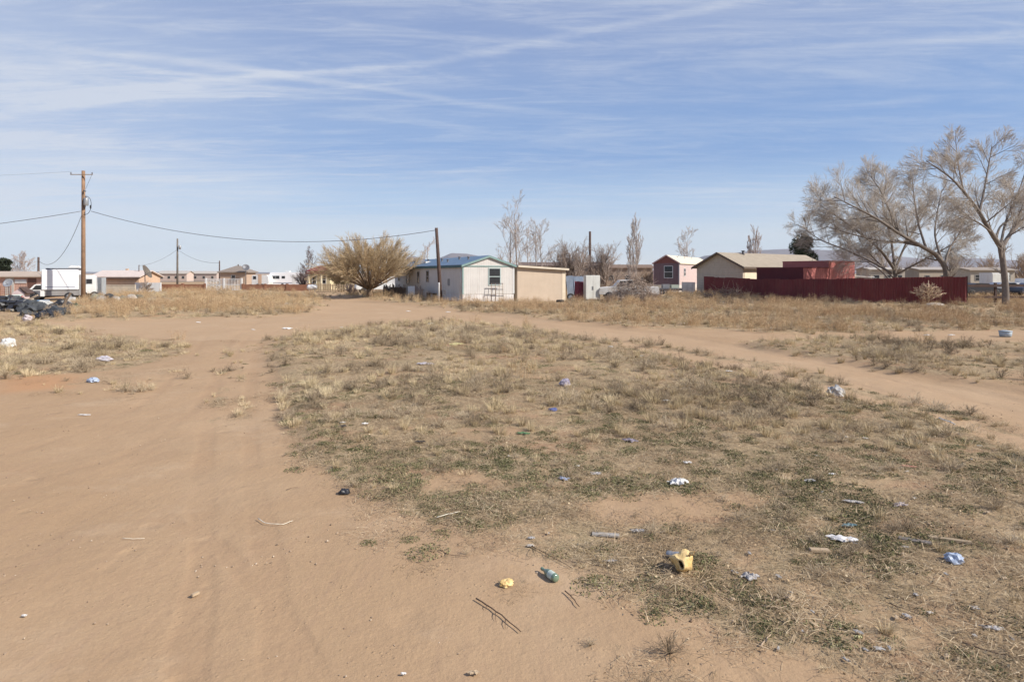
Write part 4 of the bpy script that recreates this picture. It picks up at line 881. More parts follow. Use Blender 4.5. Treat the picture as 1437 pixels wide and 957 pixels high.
trailer('travel_trailer', 'short white boxy trailer with a tan panel left of the long white travel trailer', x, y, 0, 23/FOC*Y, 2.2, zpx(386, Y)-gzs(x, y), .5, [(.3, 1.5, .5, .5)], WHITE, door=1.2, ac=False, door_m=TAN)
# white picket run right of the trailers
x, y = on_px(419, 100)
t = board_fence('picket_fence', 'white picket fence between the white trailer and the yellow house', x, y, *on_px(433, 100), zpx(390, 100)-gzs(x, y), WHITE, .35, .02, bw=.14)
# a white pickup behind the far end of the blue-roofed home
x, y = on_px(548, 76)
car('parked_truck', 'white pickup truck seen behind the willow at the far end of the pale mobile home', 'pickup truck', x-1.6, y, R(200), PICK, PICKW, (-1.75, 1.8), 1.9, WHITE)
trailer('cargo_trailer', 'tall white box trailer poking out past the far end of the pale mobile home', *on_px(543, 80), R(5), 3.2, 2.2, zpx(377, 80)+.0, .6, [(.35, 2.1, .5, .5)], WHITE, ac=False)

# yellow house with a red roof
Y = 92; x, y = on_px(434, Y)
hY, rY = gable_house('house', 'pale yellow house with a dark red roof behind the willow', 'house', x, y, R(-12), 3.4, 6, 0, zpx(380.5, Y)-gzs(x, y), .7, .35, mat('pale_yellow_wall', (.62, .53, .33), .85, .06, 2, dirt=.1), mat('dark_red_roof', (.20, .055, .05), .8, .15, 2), ridge='x')
for u in (.5, 2.1): window(hY, 'front', u, 1.0, .7, 1.2, 3.4, WHITE)
for u in (.3, 2.3): c = MB(); c.box(u, u+.22, -.9, -.68, 0, 2.5); c.build('porch_post', mat('porch_cream', (.68, .60, .42), .8, .05, 2), hY)
c = MB(); c.box(0, 2.9, -1.0, -.36, 2.51, 2.68); c.build('porch_roof', mat('dark_red_roof', (1, 1, 1)), hY)
Y = 82; board_fence('picket_fence', 'low tan wooden fence in front of the yellow house beneath the willow', *on_px(446, Y), *on_px(506, Y), zpx(398, Y)-gzs(-22, Y), mat('tan_boards', (.34, .26, .17), .9, .25, 3), .32, .12, bw=.2)
# white round planter by the yellow house
x, y = on_px(438, 84); t = thing('propane_tank', 'small white rounded tank at the left corner of the yellow house', 'propane tank', (x, y, gzs(x, y)), R(20))
c = MB(); c.lathe([(0, -.7), (.22, -.66), (.36, -.5), (.38, 0), (.36, .5), (.22, .66), (0, .7)], 16, Matrix.Translation((0, 0, .62)) @ Matrix.Rotation(R(90), 4, 'Y')); c.build('tank_shell', WHITE, t)
for xx in (-.4, .3): c = MB(); c.box(xx, xx+.1, -.25, .25, 0, .3); c.build('leg', METAL, t)

# ------------------------------------------------------------------ right side buildings
MAR = mat('maroon_siding', (.185, .12, .125), .8, .12, 2, stripes=('X', 4, .3), dirt=.1)
th = R(-30)
h3, r3 = gable_house('mobile_home', 'pink and maroon mobile home with a cream roof left of the tan house', 'mobile home', 19.0, 82, th, 3.5, 19, .9, 3.72, 1.0, .15, mat('pink_lap_siding', (.54, .42, .39), .8, .08, 2, stripes=('Z', 5, .3), dirt=.1), mat('cream_roof', (.66, .57, .43), .7, .06, 2), skirt_m=mat('white_skirt', (.6, .55, .5), .8, .2, 2, dirt=.4))
c = MB(); c.prism([(.0, .92), (3.5, .92), (3.5, 3.70), (1.75, 4.68), (0, 3.70)], -.012, -.003); e = c.build('end_cladding', MAR, h3)
c = MB(); c.prism([(.12, 3.74), (3.38, 3.74), (1.75, 4.62)], -.022, -.013); c.build('gable_panel', mat('brick_red_panel', (.22, .085, .07), .8, .1, 2), e)
c = MB(); c.prism([(-.15, 3.60), (1.75, 4.72), (3.65, 3.60), (3.65, 3.76), (1.75, 4.88), (-.15, 3.76)], -.18, -.152); c.build('gable_trim', mat('pink_trim', (.55, .38, .36), .8, .05, 2), r3)
window(h3, 'front', 1.45, 1.75, 1.2, 1.65, 3.5, WHITE, 'v'); window(h3, 'right', 2.2, 2.0, .9, 1.1, 3.5, WHITE)
for xx in (0, 3.42): c = MB(); c.box(xx, xx+.09, -.03, -.012, .9, 3.7); c.build('corner_board', WHITE if xx else mat('pink_trim', (1, 1, 1)), h3)
for v in (4, 8, 12): vent(r3, 2.2, v, 4.35, .3, .08, WHITE)
# tan house
th = R(-55); hx4 = .303*75
GREY = mat('khaki_siding', (.50, .43, .335), .85, .08, 2, stripes=('Z', 5, .5), dirt=.25)
h4, r4 = gable_house('house', 'tan house with a broad light brown roof behind the maroon fence', 'house', hx4, 75, th, 6.4, 18.5, 0, zpx(375.5, 72)-.0, 1.55, .45, GREY, mat('light_brown_shingles', (.32, .27, .205), .9, .12, 1.5, bump=.15), th=.14)
c = MB(); zz = zpx(375.5, 72); k_ = 1.55/3.2
c.prism([(-.46, zz-.45*k_-.10), (3.2, zz+1.55-.06), (6.86, zz-.45*k_-.10), (6.86, zz-.45*k_+.16), (3.2, zz+1.55+.16), (-.46, zz-.45*k_+.16)], -.50, -.455); c.build('barge_board', mat('dark_brown_fascia', (.13, .095, .07), .8, .1, 2), r4)
c = MB(); c.box(6.86, 6.90, -.45, 18.9, zz-.45*k_-.08, zz-.45*k_+.15); c.build('eave_fascia', mat('dark_brown_fascia', (1, 1, 1)), r4)
c = MB(); c.box(6.403, 6.42, .3, 2.6, .1, 2.6); c.build('cream_panel', mat('cream_panel', (.72, .62, .46), .8, .05, 2), h4)
vent(r4, 3.6, 4.2, zz+1.45, .45, .16, PIPE)
# solar / light roof edge strip at far end
c = MB(); c.box(3.3, 5.9, 18.92, 18.96, zz-.1, zz+.1); c.build('far_trim', WHITE, r4)
# maroon shed
FM = mat('maroon_paint', (.15, .036, .036), .75, .10, 1.2, stripes=('X', 3, .5), dirt=.06)
FM2 = mat('red_metal_panels', (.40, .135, .12), .7, .08, 1.5, stripes=('X', 3, .35), dirt=.06)
x, y = 27.7, 58.0; g = gzs(x, y); t = thing('shed', 'maroon painted shed with a taller right block behind the maroon fence', 'shed', (x, y, g), math.atan2(.57, .82)); avoid_box(x, y, math.atan2(.57, .82), 9, 5)
za, zb2 = zpx(376, 58)-g, zpx(367, 62)-g
c = MB(); c.box(0, 4.6, 0, 4.9, -.2, za); c.build('low_block', FM2, t)
c = MB(); c.box(4.603, 9.7, -.02, 4.9, -.2, zb2); c.build('tall_block', FM2, t)
c = MB(); c.box(-.03, -.003, .0, 4.9, -.2, za); c.build('wall_shade_sheet', mat('shaded_wall_maroon', (.10, .022, .026), .8, .1, 1.2), t); c = MB(); c.box(-.05, 4.55, -.06, 4.95, za+.002, za+.07); c.build('roof', FM, t)  # dark sheet added over the left wall, its shade put into the colour
c = MB(); c.box(4.62, 9.75, -.06, 4.95, zb2+.002, zb2+.06); c.build('tall_roof', FM2, t)
# corrugated maroon fence, three runs of one fence
F0, F1, F2, F3 = (.3145*70, 70.0), (.4165*60, 60.0), (.5333*51.5, 51.5), (.7459*47.2, 47.2)
t = thing('maroon_fence', 'long dark maroon sheet metal fence below the big bare trees', 'fence', (F2[0], F2[1], gzs(*F2)), 0)
g = gzs(*F2); run = [(F0, 2.15-g, F1, 1.95-g), (F1, 1.95-g, F2, 2.05-g), (F2, 2.05-g, F3, 2.28-g)]
def corr(a, za_, b, zb_, per=.20, amp=.022):
    L_ = math.hypot(b[0]-a[0], b[1]-a[1]); n = max(2, int(L_/per*4)); dx, dy = (b[0]-a[0])/L_, (b[1]-a[1])/L_; vs = []
    for i in range(n+1):
        s_ = i/n; off = amp*(1 if (i % 4) in (0, 1) else -1)
        for zt in (0, 1):
            for o_ in (off, off+.012):
                vs.append((a[0]+dx*L_*s_-dy*o_-F2[0], a[1]+dy*L_*s_+dx*o_-F2[1], -.5 if zt == 0 else za_+(zb_-za_)*s_+.035*math.sin(int(s_*L_/2.0)*2.39+za_)))
    fs = []
    for i in range(n):
        p_, q_ = i*4, (i+1)*4; fs += [(p_, q_, q_+2, p_+2), (p_+1, p_+3, q_+3, q_+1), (p_+2, q_+2, q_+3, p_+3)]
    m_ = MB(); m_.add(vs, fs); return m_
FMF = mat('maroon_fence_paint', (.165, .036, .035), .75, .22, .45, dirt=.22, bump=.3, bscale=6)
for (a, za_, b, zb_) in run:
    corr(a, za_, b, zb_).build('sheet_run', FMF, t)
    L_ = math.hypot(b[0]-a[0], b[1]-a[1]); n = int(L_/2.6)
    for i in range(n+1):
        s_ = i/n; X_, Y_ = a[0]+(b[0]-a[0])*s_-F2[0]+.12, a[1]+(b[1]-a[1])*s_-F2[1]+.14; AVOID.append((X_+F2[0], Y_+F2[1], .5))
        c = MB(); c.box(X_-.05, X_+.05, Y_, Y_+.1, -.5, za_+(zb_-za_)*s_+.02); c.build('post', DARKW, t)

# rail fence at the right with cars and homes behind it
Y = 52; x, y = on_px(1352, Y); g = gzs(x, y)
t = thing('rail_fence', 'dark wooden two rail fence right of the maroon fence', 'fence', (x, y, g), 0)
for py, hh in ((401, .22), (417, .20)): c = MB(); c.box(0, 14, -.05, .05, zpx(py, Y)-g-hh/2, zpx(py, Y)-g+hh/2); c.build('rail', DARKW, t)
for i in range(6): c = MB(); c.box(i*2.75, i*2.75+.16, .06, .22, -.3, zpx(397, Y)-g); c.build('post', DARKW, t)
for i, (px, Y, rz, col, lab) in enumerate(((1372, 66, 5, (.03, .03, .035), 'black sedan seen through the rails just right of the maroon fence'), (1405, 68, 176, (.45, .45, .46), 'silver sedan behind the rail fence by the tall tree trunk'), (1452, 66, 3, (.04, .05, .08), 'dark blue sedan behind the rail fence at the right edge'))):
    x, y = on_px(px, Y); car('parked_car', lab, 'car', x, y, R(rz), SED, SEDW, (-1.4, 1.4), 1.75, mat('car_paint_%d' % i, col, .3, .05, 2, spec=.6), group='cars parked behind the rail fence', z=.05)
x, y = on_px(1437, 84); car('parked_truck', 'white pickup truck beyond the rail fence at the right edge', 'pickup truck', x, y, R(10), PICK, PICKW, (-1.75, 1.8), 1.9, WHITE)
def strip_home(px, Y, wpx, top, eave, col, lab, roofc=(.42, .38, .33), rz=0, wn=3, cat='mobile home'):
    x, y = on_px(px, Y); W = wpx/FOC*Y; g = gzs(x, y)
    t, r = gable_house('mobile_home', lab, cat, x, y, R(rz), W, 5, .3, zpx(eave, Y)-g, max(.15, (eave-top)/FOC*Y), .35, mat('siding_%d' % int(px), col, .85, .08, 1.5, dirt=.2), mat('roof_%d' % int(px), roofc, .8, .12, 1.5), ridge='x', skirt_m=METAL)
    for i in range(wn): window(t, 'front', W*(i+.5)/wn-.5, 1.2, 1.0, 1.0, W, DW)
    return t
strip_home(1222, 104, 46, 376, 378.5, (.42, .37, .30), 'long beige home behind the leaning bare tree', rz=-4, wn=3)
strip_home(1290, 112, 48, 375.5, 378.5, (.33, .28, .22), 'brown home with dark windows between the two big tree trunks', (.36, .32, .28), rz=5, wn=2)
strip_home(1362, 100, 62, 376, 379.5, (.42, .37, .30), 'pale beige home behind the tall tree trunk', (.30, .25, .20), wn=3)
strip_home(846, 118, 70, 372, 376, (.30, .23, .18), 'dark brown roofed barn left of the pink and maroon home', (.20, .14, .10), wn=3, cat='barn')
strip_home(730, 112, 118, 368.5, 373, (.24, .18, .14), 'long dark roofed barn rising behind the beige shed', (.15, .11, .09), wn=5, cat='barn')
strip_home(150, 210, 34, 381, 383.5, (.5, .42, .36), 'far pale home on the skyline above the tan low house', wn=3)
strip_home(222, 230, 40, 380.5, 384, (.52, .42, .36), 'far pinkish home on the skyline behind the brown wall', wn=4)
strip_home(268, 240, 36, 381, 384, (.46, .38, .34), 'far tan home on the skyline just left of the pyramid roofed house', wn=3)
strip_home(428, 200, 30, 380, 384, (.45, .40, .36), 'far grey home on the skyline behind the bushy bare tree', wn=3)
strip_home(1000, 190, 50, 378, 381, (.45, .40, .36), 'far home behind the tan house roof', wn=3)
x, y = on_px(1392, 82); g = gzs(x, y); t = thing('storage_container', 'small white container box beside the tall tree trunk beyond the rail fence', 'container', (x, y, g), R(6))
c = MB(); c.box(0, 2.6, 0, 2, .1, zpx(383, 82)-g); b = c.build('body', WHITE, t, .03)
for k in (0, 1): c = MB(); c.box(.1+1.22*k, 1.28+1.22*k, -.03, -.003, .2, zpx(383, 82)-g-.12); c.build('door', mat('off_white_enamel', (.60, .60, .55), .6, .08, 2, dirt=.3), b)
# white metal canopy by the shed
x, y = on_px(1200, 72); g = gzs(x, y); t = thing('carport', 'low white roofed carport between the maroon shed and the bare trees', 'carport', (x, y, g), 0)
zc_ = zpx(388, 72)-g
c = MB(); c.prism([(0, zc_), (2.3, zc_-.12), (2.3, zc_-.04), (0, zc_+.09)], 0, 3); c.build('roof', WHITE, t)
for xx, yy in ((.1, .1), (2.1, .1), (.1, 2.8), (2.1, 2.8)): c = MB(); c.tube([(xx, yy, -.2), (xx, yy, zc_-.13)], .05, 6); c.build('post', PIPE, t)

# ------------------------------------------------------------------ yard clutter right of the beige shed
x, y = on_px(822, 55.5); g = gzs(x, y)
t = thing('storage_cabinet', 'white double door metal cabinet standing in the weeds right of the beige shed', 'cabinet', (x, y, g), R(12)); AVOID.append((x+.6, y, 1))
H_ = zpx(386.5, 55.5)-g
c = MB(); c.box(0, 1.38, 0, .7, .15, H_); b = c.build('housing', mat('off_white_enamel', (.68, .70, .62), .5, .06, 2, dirt=.2), t, .02)
for k in (0, 1):
    c = MB(); c.box(.03+.67*k, .68+.67*k, -.022, -.003, .2, H_-.06); d = c.build('door', mat('off_white_enamel', (1, 1, 1)), b)
    c = MB(); c.box(.60+.09*k, .63+.09*k, -.05, -.024, 1.0, 1.35); c.build('handle', PIPE, d)
for xx in (.05, 1.23): c = MB(); c.box(xx, xx+.1, .02, .68, -.1, .147); c.build('foot', DARK, t)
def sheets(name, label, px0, px1, Y, top, m, tilt=8, rz=0, cat='sheet metal'):
    x, y = on_px(px0, Y); g = gzs(x, y); W = (px1-px0)/FOC*Y; H_ = zpx(top, Y)-g
    t = thing(name, label, cat, (x, y, g), R(rz)); AVOID.append((x+W/2, y, .7))
    for i in range(3):
        M = Matrix.Translation((W*i/3, .08*i, -.05)) @ Matrix.Rotation(R(-tilt-3*i), 4, 'X') @ Matrix.Rotation(R(random.uniform(-4, 4)), 4, 'Y')
        c = MB(); n = 12; w_ = W/3*1.15; vs = []
        for k in range(n+1):
            for zz in (0, H_*random.uniform(.97, 1.0)):
                vs.append((w_*k/n, .02*(1 if k % 2 else -1), zz)); vs.append((w_*k/n, .02*(1 if k % 2 else -1)+.006, zz))
        fs = []
        for k in range(n): a = k*4; b_ = a+4; fs += [(a, b_, b_+2, a+2), (a+1, a+3, b_+3, b_+1), (a+2, b_+2, b_+3, a+3), (a, a+1, b_+1, b_)]
        c.add([M @ Vector(v_) for v_ in vs], fs); c.build('panel', m, t)
    return t
sheets('sheet_metal_stack', 'grey blue sheet metal panels leaning together right of the beige shed', 797, 822, 58.5, 386, mat('blue_grey_metal', (.28, .33, .40), .5, .15, 2, metal=.3, dirt=.2), 8, 6)
sheets('sheet_metal_stack', 'faded maroon panels leaning against the left side of the white double door cabinet', 806, 822, 56, 393.5, mat('faded_maroon', (.26, .07, .09), .8, .25, 3), 6, 10)
x, y = on_px(853, 56)
t = car('parked_truck', 'old white pickup with a dark open wheel arch right of the white double door cabinet', 'pickup truck', x+1.9, y+.3, R(176), PICK, PICKW, (-1.75, 1.8), 1.9, mat('dull_white_paint', (.62, .60, .56), .5, .12, 3, dirt=.45))
def tyre(name, label, x, y, z=0, r=.34, lying=True, rz=0, tilt=0):
    t = thing(name, label, 'tyre', (x, y, gzs(x, y)+z), rz); w = .22
    M = Matrix.Translation((0, 0, w/2)) @ Matrix.Rotation(R(tilt), 4, 'X') if lying else Matrix.Translation((0, 0, r)) @ Matrix.Rotation(R(90-tilt), 4, 'X')
    c = MB(); c.lathe([(r*.62, -w*.35), (r*.8, -w/2), (r*.96, -w*.42), (r, -w*.2), (r, w*.2), (r*.96, w*.42), (r*.8, w/2), (r*.62, w*.35), (r*.6, 0), (r*.62, -w*.35)], 22, M); c.build('tread_ring', DARK, t); return t
x, y = on_px(801, 54.5); tyre('old_tyre', 'worn tyre standing upright at the foot of the grey blue metal panels', x, y, 0, .36, False, R(15), 8)
x, y = on_px(786, 52.6); tyre('old_tyre', 'dark tyre lying in weeds at the right corner of the beige shed', x, y)

# brush piles (dead branches) as heaps
def twig_heap(name, label, x, y, rx, ry, h, n, m, cat='brush pile', seg=4, r0=.02):
    g = gzs(x, y); c = MB()
    for _ in range(n):
        a = random.random()*6.28; q = math.sqrt(random.random()); px, py = rx*q*math.cos(a), ry*q*math.sin(a); z = h*(1-q*q)*random.random()+.03
        d = Vector((random.gauss(0, 1), random.gauss(0, 1), random.gauss(0, .55))).normalized(); l = random.uniform(.5, 1.3); p = Vector((px, py, z)); pts = [p]
        for s in range(seg): d = (d+Vector([random.gauss(0, .25) for _ in range(3)])).normalized(); p = p+d*l/seg; p.z = max(p.z, .01); pts.append(p.copy())
        r_ = r0*random.uniform(.5, 1.6); c.tube(pts, [r_*(1-.7*i/seg) for i in range(seg+1)], 4, cap=False)
    o = c.build(name, m); o.location = (x, y, g); AVOID.append((x, y, min(rx, ry)*.7)); return tag(o, label, cat, None, 'thing')
BRN = mat('dead_branches', (.36, .285, .23), .9, .35, 4); TANB = mat('bleached_branches', (.48, .36, .25), .9, .25, 4)
random.seed(5)
x, y = on_px(890, 52.3); twig_heap('brush_pile', 'large heap of grey brown dead branches covering the rear of the old white pickup', x, y, 1.85, 1.0, 2.3, 1000, BRN, r0=.02)
x, y = on_px(866, 53.5); twig_heap('brush_pile', 'tall tangle of dead stems before the front wheel of the old white pickup', x, y, .8, .7, 1.7, 200, BRN, r0=.018)
x, y = on_px(906, 56); twig_heap('brush_pile', 'smaller heap of tangled dead branches left of the pink and maroon home', x, y, 1.2, 1.1, 1.4, 300, mat('brown_twigs', (.26, .18, .13), .9, .3, 4), r0=.028)
x, y = on_px(1020, 60); twig_heap('brush_pile', 'low pile of brown dead branches in front of the tan house gable', x, y, 2.6, 1.2, 1.0, 300, mat('brown_twigs', (1, 1, 1)), r0=.025)
# junk trailer in front of the maroon home
x, y = on_px(915, 70); g = gzs(x, y); t = thing('flatbed_trailer', 'low dark flatbed trailer loaded with pale scrap before the pink and maroon home', 'trailer', (x, y, g), R(-4)); AVOID.append((x+1.7, y, 2))
c = MB(); c.box(0, 3.4, 0, 1.6, .5, .62); b = c.build('deck', DARKW, t)
c = MB(); c.box(.0, 3.4, 0.0, .05, .625, .80); c.build('side_rail', PIPE, b)
for wx in (1.1, 1.9): wheel(t, wx, -.06, .3, .3); 
c = MB(); c.tube([(0, .8, .55), (-1.2, .8, .45)], .05, 6); c.build('drawbar', PIPE, t)
for i, (xx, w_, h_, m_, lab) in enumerate(((.2, .9, .42, CREAMW, 'pale tan box on the left of the low dark flatbed trailer'), (1.3, .8, .55, METAL, 'grey metal box in the middle of the low dark flatbed trailer'), (2.3, .9, .5, mat('pale_green_metal', (.42, .46, .38), .7, .15, 3), 'pale green box on the right of the low dark flatbed trailer'))):
    q = thing('scrap_box', lab, 'box', (x+xx, y+.3, g+.62), R(4*i-6)); c = MB(); c.box(0, w_, 0, .7, 0, h_); b = c.build('carton', m_, q, .02); c = MB(); c.box(-.01, w_+.01, -.01, .71, h_+.002, h_+.05); c.build('lid', m_, q)
x, y = on_px(957, 74); t = solid_wall('low_wall', 'white low wall piece in front of the pink mobile home side', x, y, *on_px(975, 73), 1.5-gzs(x, y)-.0, mat('white_skirt', (1, 1, 1)))

# ------------------------------------------------------------------ left junk yard
random.seed(8)
def lumpbag(name, label, x, y, s, m, cat='bag', seed=0, sub=3, flat=.7, amp=.35, group=None, rz=None, zoff=0.0, sx_=1.0, sy_=1.0, parts=None):
    """a slumped, crumpled sack or wad"""
    bm = bmesh.new(); bmesh.ops.create_icosphere(bm, subdivisions=sub, radius=1.0); r_ = np.random.RandomState(seed+17)
    ax = r_.normal(size=(9, 3)); ph = r_.uniform(0, 6.28, 9); fr = r_.uniform(1.5, 6.5, 9)
    for v in bm.verts:
        d = v.co.copy(); k = 1
        for i in range(9): k += amp*.30*(abs(math.sin(fr[i]*(d.x*ax[i][0]+d.y*ax[i][1]+d.z*ax[i][2])+ph[i]))-.5)
        q = d*k; q.z *= flat; q.x *= sx_; q.y *= sy_
        if q.z < -.45*flat: q.z = -.45*flat
        v.co = q*s
    zmin = min(v.co.z for v in bm.verts)
    for v in bm.verts: v.co.z -= zmin+.004
    me = bpy.data.meshes.new(name); bm.to_mesh(me); bm.free(); me.materials.append(m)
    o = bpy.data.objects.new(name, me); C.objects.link(o); o.location = (x, y, gzs(x, y)+zoff); o.rotation_euler = (0, 0, rz if rz is not None else r_.uniform(0, 6)); AVOID.append((x, y, s*.9))
    return tag(o, label, cat, group, 'thing')
BLK = mat('black_plastic', (.02, .02, .022), .45, .3, 6, spec=.5)
DGR = mat('dark_grey_tarp', (.055, .06, .065), .7, .35, 3)
for i, (px, Y, s, m, lab) in enumerate(((66, 33.5, .42, BLK, 'black garbage bag at the front of the junk heap near the dirt track'), (79, 34.5, .46, DGR, 'dark grey sack behind the front garbage bag in the junk heap'), (90, 36, .34, BLK, 'small black garbage bag at the right end of the junk heap'),
        (44, 40, .60, DGR, 'broad dark grey tarp bundle left of the garbage bags'), (22, 41, .75, BLK, 'large black tarp heap near the left edge'), (5, 41.5, .6, DGR, 'grey tarp bundle cut by the left edge'), (78, 38, .40, DGR, 'dark sack on the far side of the garbage bags below the camper truck'), (105, 42, .34, mat('olive_sack', (.09, .10, .06), .8, .3, 4), 'dark olive sack at the foot of the tall tan pole'))):
    lumpbag('garbage_bag', lab, *on_px(px, Y), s*.9, m, 'garbage bag', i, amp=.8, group='sacks and tarps of the left junk heap')
for i, (px, Y, s_, m_, lab) in enumerate(((52, 37, .5, DGR, 'dark grey tarp fold just left of the black garbage bags'), (34, 40.5, .55, BLK, 'black sack between the tarp bundles in the left junk heap'), (14, 43.5, .7, DGR, 'high grey tarp mound behind the black tarp heap'), (-8, 42, .8, BLK, 'black tarp mound at the very edge of the left frame'), (86, 40.5, .42, BLK, 'black sack below the grey camper truck bed'), (60, 44, .40, mat('pale_sack', (.42, .42, .40), .7, .2, 5), 'pale sack in front of the camper truck front wheel'), (98, 45, .3, mat('blue_sack', (.12, .2, .26), .6, .2, 5), 'dull blue sack beside the camper truck rear wheel'))):
    lumpbag('garbage_bag', lab, *on_px(px, Y), s_, m_, 'garbage bag', 30+i, amp=.9, group='sacks and tarps of the left junk heap')
for i, (px, Y, lab) in enumerate(((60, 37.5, 'old tyre lying behind the black garbage bags'), (96, 39, 'old tyre lying right of the garbage bags'), (30, 43, 'old tyre lying on the tarp heap side near the left edge'))): tyre('old_tyre', lab, *on_px(px, Y), 0, .38, True, i, 14)
for i, (px, Y, tl, lab) in enumerate(((39, 52, 10, 'big dark tyre standing upright left of the camper truck cab'), (46, 53, 4, 'smaller tyre standing next to the camper truck front'))): tyre('old_tyre', lab, *on_px(px, Y), .15, .52-.12*i, False, R(15), tl)
# pale car hood / door lying at the left edge
x, y = on_px(8, 46); t = thing('car_hood', 'pale greenish car hood leaning on the tarps at the left edge', 'car hood', (x, y, gzs(x, y)+.55), R(10)); t.rotation_euler = (R(20), R(-8), R(10))
c = MB(); c.prism([(-.9, 0), (.9, 0), (.95, .06), (.3, .13), (-.3, .13), (-.95, .06)], -.6, .6); c.build('panel', mat('pale_green_paint', (.55, .58, .48), .4, .1, 3, dirt=.2), t, .02)
# red and white machine
x, y = on_px(25, 49); g = gzs(x, y); t = thing('cement_mixer', 'small red and pinkish machine with a sloping dark lid in the left junk yard', 'machine', (x, y, g), R(8))
RED = mat('faded_red_paint', (.50, .13, .12), .6, .15, 3, dirt=.15)
c = MB(); c.prism([(-.45, .4), (.45, .4), (.5, .9), (.1, 1.35), (-.45, .95)], 0, .7); b = c.build('housing', mat('pinkish_white_paint', (.62, .50, .48), .6, .12, 3), t, .03)
c = MB(); c.box(-.35, .35, -.03, -.004, .62, .74); c.build('red_band', RED, b)
c = MB(); c.box(-.45, .45, 0.02, .68, .1, .395); c.build('base', RED, t, .02)
c = MB(); c.prism([(.12, 1.39), (.75, .88), (.79, .94), (.16, 1.46)], -.1, .8); c.build('sloping_lid', DARKW, t)
for s in (-.35, .3): wheel(t, s, -.08, .2, .2, .12)
# post and wire fence at far left
Y = 54; x, y = on_px(-30, Y); g = gzs(x, y); t = thing('wire_fence', 'rusty welded wire fence panel in front of the pink trailer', 'fence', (x, y, g), 0)
RUST = mat('rusty_steel', (.22, .10, .06), .85, .3, 4)
for i in range(4): c = MB(); c.tube([(i*.95, 0, -.3), (i*.95, 0, 1.45)], .035, 6); c.build('post', RUST, t)
c = MB()
for i in range(7): c.tube([(0, 0, .1+i*.2), (2.9, 0, .1+i*.2)], .012, 4)
for i in range(16): c.tube([(i*.19, .012, .05), (i*.19, .012, 1.35)], .010, 4)
c.build('wire_mesh', RUST, t)
# rubble blocks behind the mound right of the pole
random.seed(14)
stonem = [mat('pale_rubble', (.33, .29, .24), .9, .2, 4), mat('olive_rubble', (.20, .19, .14), .9, .3, 4), mat('dark_rubble', (.05, .05, .05), .8, .3, 4)]
for i, (px, Y, s, k, lab) in enumerate(((153, 52, .42, 2, 'black sack on the rubble right of the tall tan pole'), (142, 50, .36, 0, 'pale lump at the left end of the rubble row'), (163, 50, .30, 0, 'pale lump beside the black sack on the rubble'), (172, 51, .34, 1, 'olive lump in the middle of the rubble row'), (184, 52, .38, 0, 'pale lump near the right end of the rubble row'), (196, 54, .3, 1, 'olive lump at the right end of the rubble row'), (134, 52, .4, 1, 'olive lump nearest to the tall tan pole'))):
    lumpbag('rubble_lump', lab, *on_px(px, Y), s, stonem[k], 'rubble', 60+i, 2, .75, .5, 'rubble row behind the weedy mound')

# ------------------------------------------------------------------ trees
class TreeMB:
    def __init__(s): s.t = MB(); s.c = MB()
def grow(T, p, d, l, r, depth, P):
    """recursive limb; P: dict of habit settings"""
    seg = P['seg'] if depth < 3 else 3; pts = [p.copy()]; dirs = []
    for i in range(seg):
        w = P['wig']*(1+.25*depth); d = (d+Vector((random.gauss(0, w), random.gauss(0, w), random.gauss(0, w)*.7))+Vector((0, 0, P['up'] if depth else P.get('up0', P['up'])))).normalized()
        p = p+d*l/seg; pts.append(p.copy()); dirs.append(d.copy())
    tip = P['tip'] if depth < P['maxd'] else .45
    rad = [max(P['rmin'], r*(1-(1-tip)*i/seg)) for i in range(seg+1)]
    (T.t if depth <= P['tsplit'] else T.c).tube(pts, rad, 7 if depth == 0 else (5 if depth <= 1 else (4 if depth == 2 else 3)), cap=depth == 0)
    if depth >= P['maxd']: return
    n = P['n'][depth]
    for k in range(n):
        t = P['t0'][depth]+(1-P['t0'][depth])*(k+random.random())/n; i = min(seg-1, int(t*seg)); f = t*seg-i; q = pts[i].lerp(pts[i+1], f); dd = dirs[i]
        a = random.random()*6.28; side = dd.cross(Vector((math.cos(a), math.sin(a), .37*math.sin(a*2)))).normalized(); ang = R(random.uniform(*P['ang'][depth]))
        nd = (dd*math.cos(ang)+side*math.sin(ang)).normalized(); ln = l*random.uniform(*P['lr'][depth])*(1-.45*t)
        grow(T, q, nd, ln, max(P['rmin'], r*(1-(1-tip)*t)*P['rr']), depth+1, P)
def finish_tree(name, label, x, y, T, bark, twig, group=None, cat='tree', g=None):
    t = thing(name, label, cat, (x, y, gzs(x, y) if g is None else g), 0, group)
    T.t.build('trunk', bark, t)
    if T.c.v: T.c.build('crown', twig, t)
    return t
BARK = mat('grey_bark', (.185, .155, .13), .95, .25, 6, bump=.4, bscale=15); TWIG = mat('pale_twigs', (.44, .385, .325), .9, .2, 3)
GBARK = mat('far_bark', (.27, .225, .20), .95, .2, 6); GTWIG = mat('far_twigs', (.44, .375, .33), .9, .2, 3)
